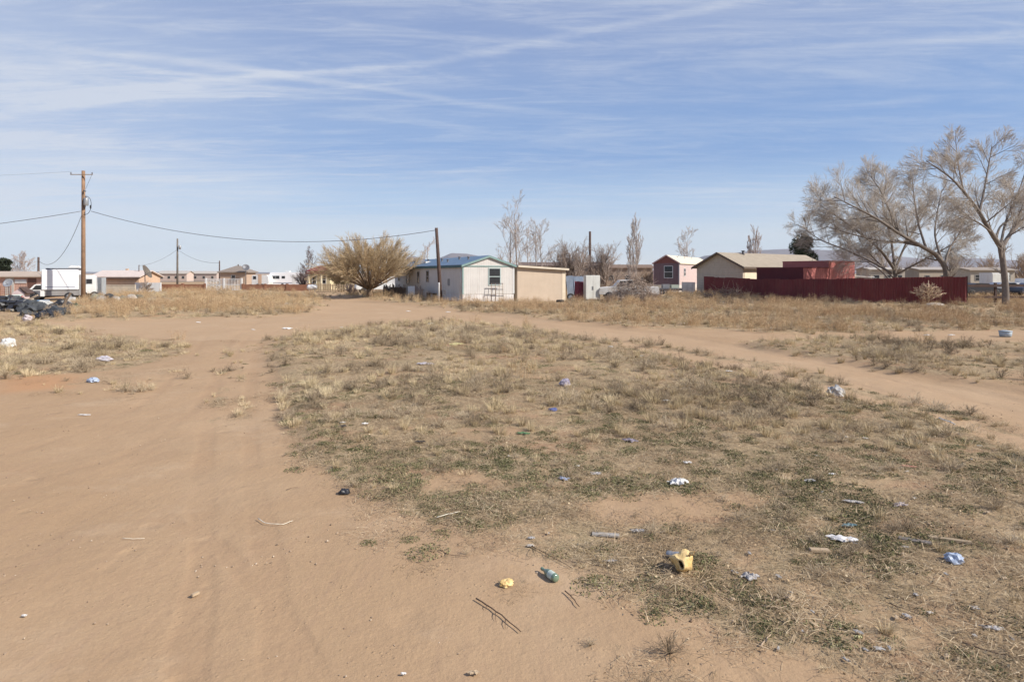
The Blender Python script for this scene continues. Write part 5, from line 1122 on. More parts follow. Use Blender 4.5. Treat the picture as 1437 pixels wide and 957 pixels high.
# golden globe willow
random.seed(31)
wx, wy = on_px(519, 63); T = TreeMB()
Pw = dict(seg=4, wig=.028, up=.0, up0=.0, tip=.5, maxd=3, rmin=.0085, tsplit=0, n=[8, 7, 5], t0=[.38, .15, .15], ang=[(7, 24), (8, 30), (10, 38)], lr=[(.42, .68), (.50, .75), (.45, .75)], rr=.45)
T.t.tube([(0, 0, -.3), (0, 0, .5), (.03, 0, .9)], [.42, .33, .36], 10)
for i in range(68):
    a = i*2.39996+random.uniform(-.15, .15); cz = 1-(i+.5)/68*.60; el = math.asin(cz); d = Vector((math.cos(a)*math.cos(el), math.sin(a)*math.cos(el), math.sin(el)))
    ln = (4.3+.25*math.sin(el)+.35*math.sin(2*a+1)+.2*math.sin(5*a+3*el))*random.uniform(.80, 1.03)
    grow(T, Vector((.16*math.cos(a), .16*math.sin(a), .75)), d, ln, random.uniform(.045, .075), 0, Pw)
finish_tree('willow_tree', 'round golden twigged bare willow beside the end of the pale mobile home', wx, wy, T, mat('willow_bark', (.22, .155, .10), .95, .25, 5), mat('golden_twigs', (.52, .38, .22), .85, .2, 2, col2=(.55, .43, .27)))
# bushy brown shrub left of it
def bush(name, label, px, Y, w, h, n, m, seed, maxd=2, r=.04, kinds='bush', flat=55):
    random.seed(seed); x, y = on_px(px, Y); T = TreeMB(); P = dict(seg=3, wig=.10, up=.05, tip=.5, maxd=maxd, rmin=.010, tsplit=0, n=[7, 6, 5], t0=[.2, .15, .1], ang=[(15, 45), (15, 50), (20, 60)], lr=[(.45, .75), (.4, .7), (.4, .7)], rr=.6)
    for i in range(n):
        a = random.random()*6.28; el = R(random.uniform(90-flat, 90)); d = Vector((math.cos(a)*math.cos(el)*w/h, math.sin(a)*math.cos(el)*w/h, math.sin(el))); d_l = d.length
        grow(T, Vector((random.gauss(0, .08*w), random.gauss(0, .08*w), -.05)), d.normalized(), h*.80*d_l*random.uniform(.7, 1.0), r, 0, P)
    return finish_tree(name, label, x, y, T, m, m, None, kinds)
bush('bare_bush', 'dark bushy bare tree left of the yellow house behind the brown wall', 428, 98, 2.6, zpx(371, 98), 22, mat('dark_twigs', (.16, .12, .11), .9, .3, 3), 41, 2, .07, 'bush')
bush('bare_bush', 'olive brown dense bush between the yellow house and the willow', 478, 84, 3.4, zpx(366, 84), 26, mat('olive_twigs', (.25, .20, .11), .9, .25, 3), 43, 3, .05, 'bush', 60)
# upright bare trees: (name,label,px,Y,top py, spread, kind)
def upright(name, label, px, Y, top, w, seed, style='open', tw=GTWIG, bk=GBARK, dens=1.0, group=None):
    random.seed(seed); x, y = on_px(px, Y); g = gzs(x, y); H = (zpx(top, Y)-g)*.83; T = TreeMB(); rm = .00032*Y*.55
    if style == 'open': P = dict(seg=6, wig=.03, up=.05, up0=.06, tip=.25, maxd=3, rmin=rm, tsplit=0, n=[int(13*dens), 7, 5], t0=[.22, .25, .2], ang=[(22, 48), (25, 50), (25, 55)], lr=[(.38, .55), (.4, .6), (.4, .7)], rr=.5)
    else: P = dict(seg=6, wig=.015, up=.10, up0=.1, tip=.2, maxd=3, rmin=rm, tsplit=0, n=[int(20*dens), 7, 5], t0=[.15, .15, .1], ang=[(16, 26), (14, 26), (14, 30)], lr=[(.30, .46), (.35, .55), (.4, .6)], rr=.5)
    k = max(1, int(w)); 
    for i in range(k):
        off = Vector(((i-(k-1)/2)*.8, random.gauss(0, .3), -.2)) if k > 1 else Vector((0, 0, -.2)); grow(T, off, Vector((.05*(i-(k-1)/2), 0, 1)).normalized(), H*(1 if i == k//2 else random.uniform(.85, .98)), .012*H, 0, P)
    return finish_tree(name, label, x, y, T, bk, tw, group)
G = 'bare trees behind the homes'
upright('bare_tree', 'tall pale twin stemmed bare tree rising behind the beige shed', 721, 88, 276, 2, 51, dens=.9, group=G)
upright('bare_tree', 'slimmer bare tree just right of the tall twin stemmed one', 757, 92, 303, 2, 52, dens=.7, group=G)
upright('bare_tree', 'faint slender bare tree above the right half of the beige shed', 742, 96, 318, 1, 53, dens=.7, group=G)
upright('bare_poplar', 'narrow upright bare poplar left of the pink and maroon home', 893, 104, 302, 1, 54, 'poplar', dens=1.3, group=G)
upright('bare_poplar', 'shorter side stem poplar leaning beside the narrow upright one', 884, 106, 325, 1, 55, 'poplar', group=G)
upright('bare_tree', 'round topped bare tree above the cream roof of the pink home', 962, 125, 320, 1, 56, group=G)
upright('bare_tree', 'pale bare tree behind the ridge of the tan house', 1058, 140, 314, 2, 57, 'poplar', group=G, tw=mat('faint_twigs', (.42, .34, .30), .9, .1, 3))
upright('bare_tree', 'thin pale bare tree above the pink trailer roof', 29, 95, 350, 2, 58, group=G, tw=mat('faint_twigs', (1, 1, 1)))
upright('bare_tree', 'spindly dark bare tree with whorled branches above the bushy dark one', 432, 104, 346, 1, 59, dens=1.0, group=G, tw=mat('dark_twigs', (1, 1, 1)))
upright('bare_tree', 'faint bare tree between the willow and the leaning dark pole', 598, 110, 330, 1, 60, dens=.6, group=G, tw=mat('faint_twigs', (1, 1, 1)))
bush('spreading_tree', 'wide spreading bare tree behind the white double door cabinet', 800, 86, 5.4, zpx(333, 86), 22, mat('brown_grey_twigs', (.33, .265, .22), .9, .25, 3), 61, 3, .10, 'tree', 62)
bush('spreading_tree', 'lower spreading bare tree around the brown wooden pole', 845, 90, 5.4, zpx(340, 90), 18, mat('brown_grey_twigs', (1, 1, 1)), 62, 3, .10, 'tree', 68)
bush('bare_bush', 'tawny dry bush behind the right end of the blue roofed mobile home', 712, 75, 3.0, zpx(356, 75), 20, mat('tawny_twigs', (.36, .26, .18), .9, .25, 3), 63, 2, .05, 'bush')
bush('bare_bush', 'tawny dry bush before the base of the narrow poplar', 905, 88, 3.2, zpx(372, 88), 16, mat('tawny_twigs', (1, 1, 1)), 64, 2, .05, 'bush')
bush('bare_bush', 'small dry bush at the end of the tan wooden fence by the willow', 492, 70, 1.3, 1.5, 12, mat('dark_twigs', (1, 1, 1)), 65, 2, .03, 'bush')
bush('bare_bush', 'wispy grey shrub in front of the white low wall', 205, 74, 1.6, 1.6, 12, mat('brown_grey_twigs', (1, 1, 1)), 66, 2, .03, 'bush')
# background row of trees to the right of the maroon fence
for i, (px, Y, top, lab) in enumerate(((1392, 125, 352, 'low tawny tree behind the pale beige home'), (1437, 120, 348, 'tawny tree at the right edge beyond the homes'), (1235, 130, 360, 'grey low tree behind the long beige home'), (1345, 135, 356, 'grey tree beyond the two big tree trunks'), (1290, 128, 358, 'grey low tree behind the leaning tree crown'))):
    bush('background_tree', lab, px, Y, 6, zpx(top, Y), 16, mat('tawny_twigs', (1, 1, 1)) if i < 2 else mat('brown_grey_twigs', (1, 1, 1)), 70+i, 3, .1, 'tree', 70)
# evergreens
def evergreen(name, label, px, Y, top, w, seed, col):
    random.seed(seed); x, y = on_px(px, Y); g = gzs(x, y); H = zpx(top, Y)-g; m = mat('needles_%s' % seed, col, .9, .35, 1.5); t = thing(name, label, 'tree', (x, y, g), 0)
    c = MB(); c.tube([(0, 0, -.2), (0, 0, H*.5), (0, 0, H*.95)], [.16, .1, .02], 7); c.build('trunk', DARKW, t); c = MB()
    lob = [(Vector((random.gauss(0, .22)*w, random.gauss(0, .22)*w, H*random.uniform(.35, .88))), w*random.uniform(.28, .5)) for _ in range(13)]
    for k in range(9000):
        q, r_ = random.choice(lob); d = Vector([random.gauss(0, 1) for _ in range(3)]).normalized()*r_*(random.random()**.4); p = q+Vector((d.x, d.y, d.z*.8)); 
        if p.z > H: continue
        u = (d.normalized()+Vector((random.gauss(0, .5), random.gauss(0, .5), .6+random.gauss(0, .4)))).normalized()*random.uniform(.16, .34); v = u.cross(Vector((random.gauss(0, 1), random.gauss(0, 1), random.gauss(0, 1)))).normalized()*random.uniform(.05, .11)
        c.add([p-v, p+v, p+u], [(0, 1, 2)])
    c.build('crown', m, t); return t
evergreen('evergreen_tree', 'small dark evergreen above the right end of the tan house roof', 1131, 88, 328, 2.7, 81, (.035, .045, .022))
evergreen('evergreen_tree', 'dark evergreen at the left edge behind the pink trailer', 1, 78, 361, 1.1, 82, (.04, .05, .03))

# the two large bare trees by the maroon fence: main limbs traced, twigs grown
def limb(T, pts, rad, P, depth0, nb, t0=.15, lr=(1.1, 2.2)):
    P3 = [Vector(p) for p in pts]; out = []; rr_ = []
    for i in range(len(P3)-1):
        a, b = P3[max(i-1, 0)], P3[i]; d, e = P3[i+1], P3[min(i+2, len(P3)-1)]
        for k in range(4):
            s = k/4; out.append(.5*((2*b)+(d-a)*s+(2*a-5*b+4*d-e)*s*s+(3*b-a-3*d+e)*s**3)); rr_.append(rad[i]+(rad[i+1]-rad[i])*s)
    out.append(P3[-1]); rr_.append(rad[-1]); rr_ = [q*.74 for q in rr_]; T.t.tube(out, rr_, 9); n = len(out)-1
    for k in range(nb):
        t = t0+(1-t0)*(k+random.random())/nb; i = min(n-1, int(t*n)); q = out[i].lerp(out[i+1], t*n-i); dd = (out[i+1]-out[i]).normalized(); a = random.random()*6.28
        side = dd.cross(Vector((math.cos(a), math.sin(a), .3))).normalized(); ang = R(random.uniform(28, 62)); nd = (dd*math.cos(ang)+side*math.sin(ang)).normalized(); nd.z += .12
        grow(T, q, nd.normalized(), random.uniform(*lr)*(1-.3*t), max(.03, rr_[i]*.42), depth0, P)
random.seed(91)
PB = dict(seg=5, wig=.032, up=.018, tip=.3, maxd=4, rmin=.0078, tsplit=1, n=[8, 8, 6, 3], t0=[.15, .12, .12, .2], ang=[(22, 50), (20, 46), (16, 38), (12, 35)], lr=[(.60, .9), (.60, .95), (.65, 1.0), (.6, 1.0)], rr=.42)
bx_, by_ = on_px(1411, 46.5); g = gzs(bx_, by_)
def Lp(pts, Y0=46.5, x0=bx_, y0=by_):
    return [((px-CX)/FOC*(Y0+dy)-x0, Y0+dy-y0, zpx(py, Y0+dy)-g) for px, py, dy in pts]
T = TreeMB()
limb(T, Lp([(1411, 438, 0), (1411, 405, 0), (1408, 372, 0), (1404, 345, 0)]), [.36, .30, .27, .27], PB, 2, 4, .5, (.8, 1.6))
limb(T, Lp([(1404, 347, 0), (1388, 322, -.6), (1374, 298, -1.0), (1355, 272, -1.4), (1332, 248, -1.8), (1300, 226, -2.0)]), [.24, .20, .17, .13, .085, .04], PB, 1, 13, .12, (1.6, 3.0))
limb(T, Lp([(1374, 300, -1.0), (1380, 272, -.4), (1386, 240, .2), (1392, 205, .8)]), [.12, .10, .07, .035], PB, 1, 10, .12, (1.4, 2.4))
limb(T, Lp([(1352, 268, -1.4), (1346, 238, -.8), (1342, 208, -.3)]), [.10, .07, .03], PB, 1, 8, .15, (1.2, 2.1))
limb(T, Lp([(1404, 350, 0), (1420, 326, .8), (1440, 305, 1.6), (1466, 280, 2.4), (1490, 248, 2.8)]), [.22, .18, .15, .10, .05], PB, 1, 12, .12, (1.5, 2.8))
limb(T, Lp([(1398, 334, .2), (1404, 318, 1.0), (1420, 304, 1.8), (1418, 292, 2.2), (1424, 262, 2.6)]), [.12, .10, .08, .06, .03], PB, 1, 7, .3, (1.1, 1.9))
limb(T, Lp([(1404, 346, 0), (1412, 310, 2.0), (1430, 268, 3.4), (1444, 225, 4.0)]), [.14, .11, .08, .035], PB, 1, 9, .2, (1.4, 2.4))
limb(T, Lp([(1390, 325, -.6), (1372, 312, -2.0), (1350, 304, -3.2)]), [.10, .07, .03], PB, 1, 6, .3, (1.1, 1.9))
finish_tree('cottonwood_tree', 'tallest bare tree with a forked trunk standing right of the maroon fence', bx_, by_, T, BARK, TWIG, 'big bare trees by the maroon fence', g=g)
AVOID.append((bx_, by_, .5))
def big2(px, Y, label, limbs, seed, P=PB):
    global g
    random.seed(seed); x, y = on_px(px, Y); g = gzs(x, y); T = TreeMB()
    for pts, rad, nb, lr in limbs: limb(T, Lp(pts, Y, x, y), rad, P, 1, nb, .22, lr)
    finish_tree('spreading_bare_tree', label, x, y, T, BARK, TWIG, 'big bare trees by the maroon fence', g=g); AVOID.append((x, y, .6))
big2(1328, 53, 'leaning bare tree whose long limbs sweep left over the maroon fence', [
    ([(1328, 425, 0), (1328, 395, 0), (1326, 375, 0), (1312, 356, 0)], [.36, .32, .30, .26], 3, (.9, 1.6)),
    ([(1315, 358, 0), (1290, 344, -.8), (1262, 328, -1.5), (1232, 308, -2.0), (1202, 292, -2.4), (1170, 276, -2.8)], [.24, .21, .17, .13, .08, .035], 18, (1.9, 3.3)),
    ([(1290, 345, -.6), (1264, 340, .4), (1236, 338, 1.4), (1200, 330, 2.2), (1160, 318, 2.6)], [.15, .13, .10, .07, .03], 14, (1.7, 2.9)),
    ([(1262, 328, -1.4), (1250, 300, -.6), (1238, 272, .2), (1222, 248, .8)], [.13, .10, .07, .03], 12, (1.6, 2.6)),
    ([(1326, 372, 0), (1332, 350, .8), (1345, 330, 1.6), (1352, 306, 2.2)], [.16, .12, .08, .03], 9, (1.3, 2.2)),
    ([(1300, 350, -.3), (1290, 318, .8), (1284, 286, 1.8), (1280, 250, 2.6)], [.15, .11, .08, .03], 12, (1.5, 2.5)),
    ([(1322, 366, 0), (1312, 330, 1.2), (1316, 295, 2.2), (1322, 265, 3.0)], [.14, .10, .07, .03], 11, (1.4, 2.4))], 92)
big2(1256, 58, 'many stemmed bare tree behind the maroon fence left of the leaning one', [
    ([(1257, 425, 0), (1257, 392, 0), (1254, 368, 0)], [.32, .26, .22], 2, (.8, 1.4)),
    ([(1255, 378, 0), (1236, 352, -.6), (1210, 330, -1.2), (1178, 306, -1.8), (1150, 288, -2.4)], [.20, .16, .12, .08, .03], 17, (1.9, 3.2)),
    ([(1252, 384, 0), (1224, 368, .8), (1190, 352, 1.6), (1150, 336, 2.2), (1125, 318, 2.6)], [.16, .13, .10, .06, .03], 15, (1.8, 3.0)),
    ([(1255, 372, 0), (1250, 335, .6), (1240, 295, 1.2), (1235, 258, 1.6)], [.17, .13, .09, .035], 15, (1.8, 3.0)),
    ([(1256, 380, 0), (1270, 345, 1.0), (1290, 312, 1.8), (1306, 280, 2.4)], [.15, .12, .08, .03], 12, (1.6, 2.7)),
    ([(1254, 400, 0), (1236, 380, 3.0), (1210, 364, 6.0), (1185, 350, 8.0)], [.11, .09, .06, .03], 10, (1.3, 2.2)),
    ([(1256, 392, 0), (1240, 376, 1.6), (1215, 350, 3.0), (1200, 325, 4.0)], [.12, .09, .06, .03], 11, (1.5, 2.5)),
    ([(1258, 385, 0), (1290, 368, -1.0), (1320, 352, -2.0), (1350, 335, -2.6)], [.12, .10, .07, .03], 9, (1.4, 2.3))], 93)
random.seed(17)
# tan leafless bush against the fence
x, y = on_px(1303, 46.6); g = gzs(x, y); T = TreeMB(); P = dict(seg=3, wig=.05, up=.02, tip=.5, maxd=2, rmin=.012, tsplit=0, n=[6, 4, 3], t0=[.2, .15, .1], ang=[(18, 40), (15, 50), (20, 60)], lr=[(.35, .6), (.4, .7), (.4, .7)], rr=.7)
T.t.tube([(0, 0, -.1), (0, 0, 1.9)], [.05, .02], 6)
for i in range(26):
    a = i*2.4; zz = .45+1.4*i/26; l = 1.15*(1-.62*i/26); grow(T, Vector((0, 0, zz*.75)), Vector((math.cos(a), math.sin(a)*.5, .42)).normalized(), l, .028, 0, P)
finish_tree('dry_sapling', 'small tan leafless sapling with fanned branches in front of the maroon fence', x, y, T, TANB, TANB)
x, y = on_px(1312, 45.0); lumpbag('stone_block', 'pale flat stone at the foot of the tan leafless sapling', x, y, .42, stonem[0], 'stone', 77, 2, .45, .25, sx_=1.6)

# ------------------------------------------------------------------ litter on the lot
MW = mat('white_plastic_bag', (.66, .65, .62), .5, .25, 14, bump=.5, bscale=25); MG = mat('grey_film', (.38, .36, .34), .5, .35, 9, bump=.5)
MY = mat('yellow_plastic', (.66, .42, .13), .6, .2, 14, col2=(.80, .60, .30), bump=.4); MBLU = mat('blue_wrapper', (.10, .12, .26), .5, .3, 9); MLB = mat('light_blue_plastic', (.36, .42, .52), .45, .35, 14)
MPUR = mat('purple_wrapper', (.12, .09, .16), .5, .4, 14, col2=(.48, .44, .50)); MGRN = mat('green_plastic', (.10, .20, .09), .5, .2, 9); MTEAL = mat('teal_wrapper', (.10, .16, .17), .5, .2, 9); MRED = mat('red_wrapper', (.33, .15, .10), .6, .2, 9)
MPY = mat('pale_yellow_plastic', (.52, .48, .24), .6, .1, 9); MCARD = mat('cardboard', (.42, .32, .21), .9, .12, 6, bump=.2); MGW = mat('grey_driftwood', (.36, .33, .29), .9, .25, 5, bump=.4)
def crumple(name, label, px, py, w, m, cat, seed, asp=.7, hgt=.35, rz=0, n=12, group=None):
    """a creased sheet of plastic or paper, thick edge, lying on the ground; w = width in photo pixels"""
    w *= .86; x, y = g2w(px, py); W = w/FOC*y; r_ = np.random.RandomState(seed); vs = []
    # fold lines
    fl = [(r_.normal(size=2), r_.uniform(-.5, .5), r_.uniform(.25, 1)) for _ in range(6)]
    def h(u, v):
        s = 0
        for d, o_, k in fl:
            d = d/np.linalg.norm(d); s += k*abs(((u*d[0]+v*d[1])-o_+1.5) % .8-.4)
        return s/2.2+.10*math.sin(9*u+3*v+seed)*math.cos(7*v-2*u)
    for i in range(n+1):
        for j in range(n+1):
            u, v = i/n*2-1, j/n*2-1; q = 1-.45*abs(math.sin(2.3*u+seed))*abs(v)+.15*math.sin(7*u+seed*2); e = 1+.28*math.sin(4*v+seed)*abs(u)-.15*abs(math.sin(6*v+seed))
            vs.append([u*W/2*e, v*W/2*asp*q/max(.35, 1), h(u, v)*W*hgt*(1-.5*max(abs(u), abs(v)))])
    zs = min(v[2] for v in vs); k = len(vs); th_ = max(.004, W*.012)
    top = [(a, b, c_-zs+.012+th_) for a, b, c_ in vs]; bot = [(a, b, c_-zs+.010) for a, b, c_ in vs]
    fs = []; 
    for i in range(n):
        for j in range(n): a = i*(n+1)+j; b = a+1; c_ = a+n+2; d = a+n+1; fs += [(a, d, c_, b), (a+k, b+k, c_+k, d+k)]
    ed = [i for i in range(n+1)]+[i*(n+1)+n for i in range(1, n+1)]+[n*(n+1)+j for j in range(n-1, -1, -1)]+[i*(n+1) for i in range(n-1, 0, -1)]
    for i in range(len(ed)): a, b = ed[i], ed[(i+1) % len(ed)]; fs.append((a, b, b+k, a+k))
    c = MB(); c.add(top+bot, fs); o = c.build(name, m); o.location = (x, y, gzs(x, y)+.004); o.rotation_euler = (random.gauss(0, .05), random.gauss(0, .05), rz); AVOID.append((x, y, W*.42)); AVOID.append((x, y-W*.6, W*.25)); return tag(o, label, cat, group, 'thing')
def wad(name, label, px, py, w, m, cat, seed, flat=.7, asp=1.0, group=None, rz=0):
    w *= .78; x, y = g2w(px, py); s = w/FOC*y/2; AVOID.append((x, y-s*1.2, s*.7)); return lumpbag(name, label, x, y, s, m, cat, seed, 3, flat, .55, group, rz, .01, 1.0, asp)
def stick(name, label, pxs, r, m, cat='stick', z=.012, group=None, branches=0):
    pts = []; r *= .7
    for px, py in pxs: x, y = g2w(px, py); pts.append(Vector((x, y, gzs(x, y)+z+r)))
    o0 = pts[0].copy(); c = MB(); P3 = [p-o0 for p in pts]; out = []
    for i in range(len(P3)-1):
        for k in range(3): out.append(P3[i].lerp(P3[i+1], k/3)+Vector((random.gauss(0, r*.35), random.gauss(0, r*.35), random.uniform(0, r*.7))))
    out.append(P3[-1]); c.tube(out, [r*(1-.45*i/len(out)) for i in range(len(out))], 6)
    for b in range(branches):
        q = out[int(len(out)*(b+1)/(branches+1.5))]; d = (out[-1]-out[0]).normalized(); s = Vector((-d.y, d.x, .15))*random.choice((-1, 1)); e = q+(d*.6+s*.5)*random.uniform(.06, .14); c.tube([q, (q+e)/2+Vector((0, 0, .008)), e], [r*.6, r*.45, r*.2], 5)
    o = c.build(name, m); o.location = o0; return tag(o, label, cat, group, 'thing')
def board(name, label, px, py, L_, W_, H_, rz, m, cat='board', group=None, tilt=0):
    x, y = g2w(px, py); c = MB(); c.box(-L_/2, L_/2, -W_/2, W_/2, 0, H_); o = c.build(name, m, None, min(H_, W_)*.18); o.location = (x, y, gzs(x, y)+.004); o.rotation_euler = (tilt, 0, R(rz)); AVOID.append((x, y, W_)); AVOID.append((x, y-.15, L_*.3)); return tag(o, label, cat, group, 'thing')
GL = 'litter scattered over the weedy lot'
def CR(*a, **k): return crumple('plastic_wrapper', *a, group=GL, **k)
crumple('plastic_bag', 'crumpled bright white bag in the middle of the weedy lot', 951, 684, 30, MW, 'bag', 3, .8, .75, .4, group=GL)
# yellow jug with its open mouth to the front
x, y = g2w(957, 800); t = thing('plastic_jug', 'torn yellow plastic container with an open mouth on the green weeds', 'container', (x, y, gzs(x, y)+.005), R(-25)); t['group'] = GL
rr0 = .074; prof = [(0, -.08), (rr0*.7, -.08), (rr0, -.05), (rr0*1.05, .02), (rr0*.95, .07), (rr0*.62, .105), (rr0*.52, .115), (rr0*.42, .10), (rr0*.55, .06), (rr0*.85, .02), (rr0*.85, -.04), (0, -.055)]
c = MB(); c.lathe(prof, 26, Matrix.Translation((0, 0, .078)) @ Matrix.Rotation(R(68), 4, 'X'))
q = np.random.RandomState(4); c.v = [(a*(1+.22*math.sin(26*b_+19*c_))+.012*math.sin(60*c_+40*b_), b_*(1+.14*math.sin(32*a))+.010*math.sin(70*a+30*c_), max(.003, c_*(1+.16*math.sin(35*a+24*b_))+.010*math.sin(80*b_+50*a))) for a, b_, c_ in c.v]; c.build('body', MY, t)
c = MB(); n_ = 6; vs = []
for i_ in range(n_+1):
    for j_ in range(n_+1):
        u_, v_ = i_/n_, j_/n_-.5; vs.append((.02+u_*.085, -.02+v_*.10*(1-.5*u_), .13+u_*.055+.012*math.sin(9*u_+7*v_)))
k_ = len(vs); fs = [(i_*(n_+1)+j_, (i_+1)*(n_+1)+j_, (i_+1)*(n_+1)+j_+1, i_*(n_+1)+j_+1) for i_ in range(n_) for j_ in range(n_)]
c.add(vs+[(a, b_, q_-.005) for a, b_, q_ in vs], fs+[tuple(q_+k_ for q_ in f_)[::-1] for f_ in fs]); c.build('torn_flap', MY, t); AVOID += [(x, y, .13), (x+.02, y-.2, .16), (x+.05, y-.1, .12)]
x, y = g2w(945, 783); t = thing('drink_can', 'crushed grey can lying just behind the yellow container', 'can', (x, y, gzs(x, y)+.035), R(60)); t['group'] = GL
c = MB(); c.lathe([(0, -.06), (.026, -.06), (.033, -.052), (.033, -.02), (.027, 0), (.032, .02), (.033, .052), (.026, .06), (0, .058)], 16, Matrix.Rotation(R(84), 4, 'X')); b = c.build('body', METAL, t)
c = MB(); c.box(-.006, .006, -.062, -.0605, -.006, .012); c.build('pull_tab', CHROME, t); AVOID.append((x, y, .1))
wad('plastic_scrap', 'small crumpled yellow scrap on bare dirt left of the green bottle', 711, 822, 21, MY, 'plastic scrap', 12, .55, .75, GL, .4)
# green bottle
x, y = g2w(772, 812); t = thing('glass_bottle', 'green glass bottle lying on the bare dirt among dark twigs', 'bottle', (x, y, gzs(x, y)+.034), R(33)); t['group'] = GL
mgl = mat('bottle_glass', (.13, .19, .13), .08, .25, 4, spec=.9); c = MB(); M = Matrix.Rotation(R(-90), 4, 'X')
c.lathe([(0, -.085), (.028, -.085), (.032, -.078), (.032, .02), (.027, .045), (.013, .075), (.012, .105), (.0145, .107), (.0145, .117), (0, .117)], 20, M); b = c.build('body', mgl, t)
c = MB(); c.lathe([(.0328, -.055), (.0328, .005)], 20, M); c.build('paper_label', mat('worn_label', (.45, .52, .46), .8, .2, 20), b); AVOID += [(x, y, .14), (x, y-.15, .12)]
CR('purple and white wrapper lying in the middle of the lot', 884, 626, 24, MPUR, 'wrapper', 21, asp=.5, hgt=.35, rz=-.4)
wad('plastic_bag', 'dark purple crumpled bag beside a pale straw tuft', 793, 548, 16, MPUR, 'bag', 22, .9, .9, GL)
wad('drink_can', 'flattened deep blue can on a reddish bare patch', 776, 584, 13, MBLU, 'can', 23, .5, .6, GL)
CR('green wrapper lying on the left part of the lot', 734, 617, 19, MGRN, 'wrapper', 24, asp=.5, hgt=.3, rz=-.2)
wad('plastic_bag', 'small black wad of plastic at the left edge of the weeds by the track', 483, 693, 17, BLK, 'bag', 25, .6, .8, GL)
CR('torn black plastic scrap in the weeds left of centre', 589, 628, 17, BLK, 'wrapper', 26, asp=.5, hgt=.3, rz=-.3)
CR('black scrap with a curled edge on the left weeds near the track', 481, 607, 12, BLK, 'wrapper', 27, asp=.7, hgt=.4)
CR('tiny white scrap touching the black scrap near the track', 481, 602, 8, MW, 'wrapper', 28, asp=.7, hgt=.5)
CR('small white scrap of plastic right of the black scrap near the track', 512, 604, 9, MW, 'wrapper', 29, asp=.7, hgt=.5)
CR('pinkish white wrapper twisted in the weeds near the grey board', 1262, 716, 20, mat('pinkish_plastic', (.50, .44, .45), .5, .15, 9), 'wrapper', 30, asp=.9, hgt=.6)
wad('plastic_bottle', 'crushed light blue plastic carton at the right side of the lot', 1339, 792, 26, MLB, 'carton', 31, .7, .8, GL, -.4)
CR('wide torn sheet of clear white film among the weeds at right', 1182, 762, 42, mat('pale_film', (.60, .59, .58), .4, .2, 9), 'plastic film', 32, asp=.5, hgt=.22, rz=-.25)
CR('clear greyish wrapper above the torn wide film sheet', 1197, 711, 30, MG, 'wrapper', 33, asp=.45, hgt=.25, rz=-.15)
CR('teal scrap half buried above the torn wide film sheet', 1191, 743, 22, MTEAL, 'wrapper', 34, asp=.6, hgt=.3)
CR('crinkled transparent wrap standing in the weeds right of the yellow container', 1052, 812, 28, MG, 'wrapper', 35, asp=.9, hgt=.75, rz=.8)
CR('small white scrap at the top edge of the bare strip', 965, 658, 11, MW, 'wrapper', 36, asp=.7, hgt=.5)
CR('faded reddish wrapper in the weeds at right', 1276, 664, 22, MRED, 'wrapper', 37, asp=.5, hgt=.2)
CR('white scrap beside the reddish wrapper', 1168, 673, 10, MW, 'wrapper', 38, asp=.6, hgt=.4)
CR('pale grey scrap in the green weeds above the bare strip', 1137, 683, 17, MG, 'wrapper', 39, asp=.6, hgt=.4)
CR('white folded scrap right of the reddish brown patch', 934, 571, 12, MW, 'wrapper', 40, asp=.5, hgt=.4)
CR('long white strip of paper lying behind the weeds', 878, 556, 20, MW, 'paper', 41, asp=.2, hgt=.2, rz=-.3)
CR('blue grey wrapper left of the two grey scraps', 791, 677, 16, mat('blue_grey_plastic', (.32, .36, .46), .5, .2, 9), 'wrapper', 42, asp=.7, hgt=.35, rz=-.6)
CR('grey crinkled scrap right of the blue grey wrapper', 836, 670, 15, MG, 'wrapper', 43, asp=.7, hgt=.4)
CR('bright white scrap above the blue grey wrapper', 811, 660, 6, MW, 'wrapper', 44, asp=.8, hgt=.6)
CR('pale yellow plastic caught in the weeds at the far side of the lot', 641, 489, 22, MPY, 'plastic scrap', 45, asp=.5, hgt=.5)
CR('white lilac film caught in the weeds left of centre', 598, 517, 27, mat('lilac_film', (.42, .39, .41), .5, .1, 9), 'plastic film', 46, asp=.5, hgt=.3)
wad('plastic_bag', 'white bag caught in dry brush beside the right hand track', 1173, 557, 24, mat('grey_white_bag', (.40, .39, .37), .5, .15, 9), 'bag', 47, .9, .9, GL)
wad('plastic_bag', 'white lilac bag lying in the left weeds', 146, 507, 22, mat('lilac_film', (1, 1, 1)), 'bag', 48, .45, .7, GL)
wad('plastic_bag', 'light blue bag on the edge of the left weeds', 131, 538, 17, MLB, 'bag', 49, .6, .7, GL)
CR('flat white paper on the bare dirt below the left weeds', 118, 581, 17, MW, 'paper', 50, asp=.3, hgt=.1)
CR('white scrap near the far dirt track at centre right', 961, 457, 12, MW, 'paper', 51, asp=.5, hgt=.4)
x, y = g2w(1411, 472); t = thing('plastic_tub', 'grey blue lidded tub beside the far right weeds', 'tub', (x, y, gzs(x, y)), R(10)); t['group'] = GL
c = MB(); c.lathe([(0, 0), (.16, 0), (.20, .03), (.22, .2), (.2, .21), (0, .21)], 18); c.build('body', mat('grey_blue_plastic', (.36, .42, .46), .5, .1, 4), t); c = MB(); c.lathe([(0, .212), (.23, .212), (.235, .235), (.1, .26), (0, .26)], 18); c.build('lid', mat('grey_blue_plastic', (1, 1, 1)), t)
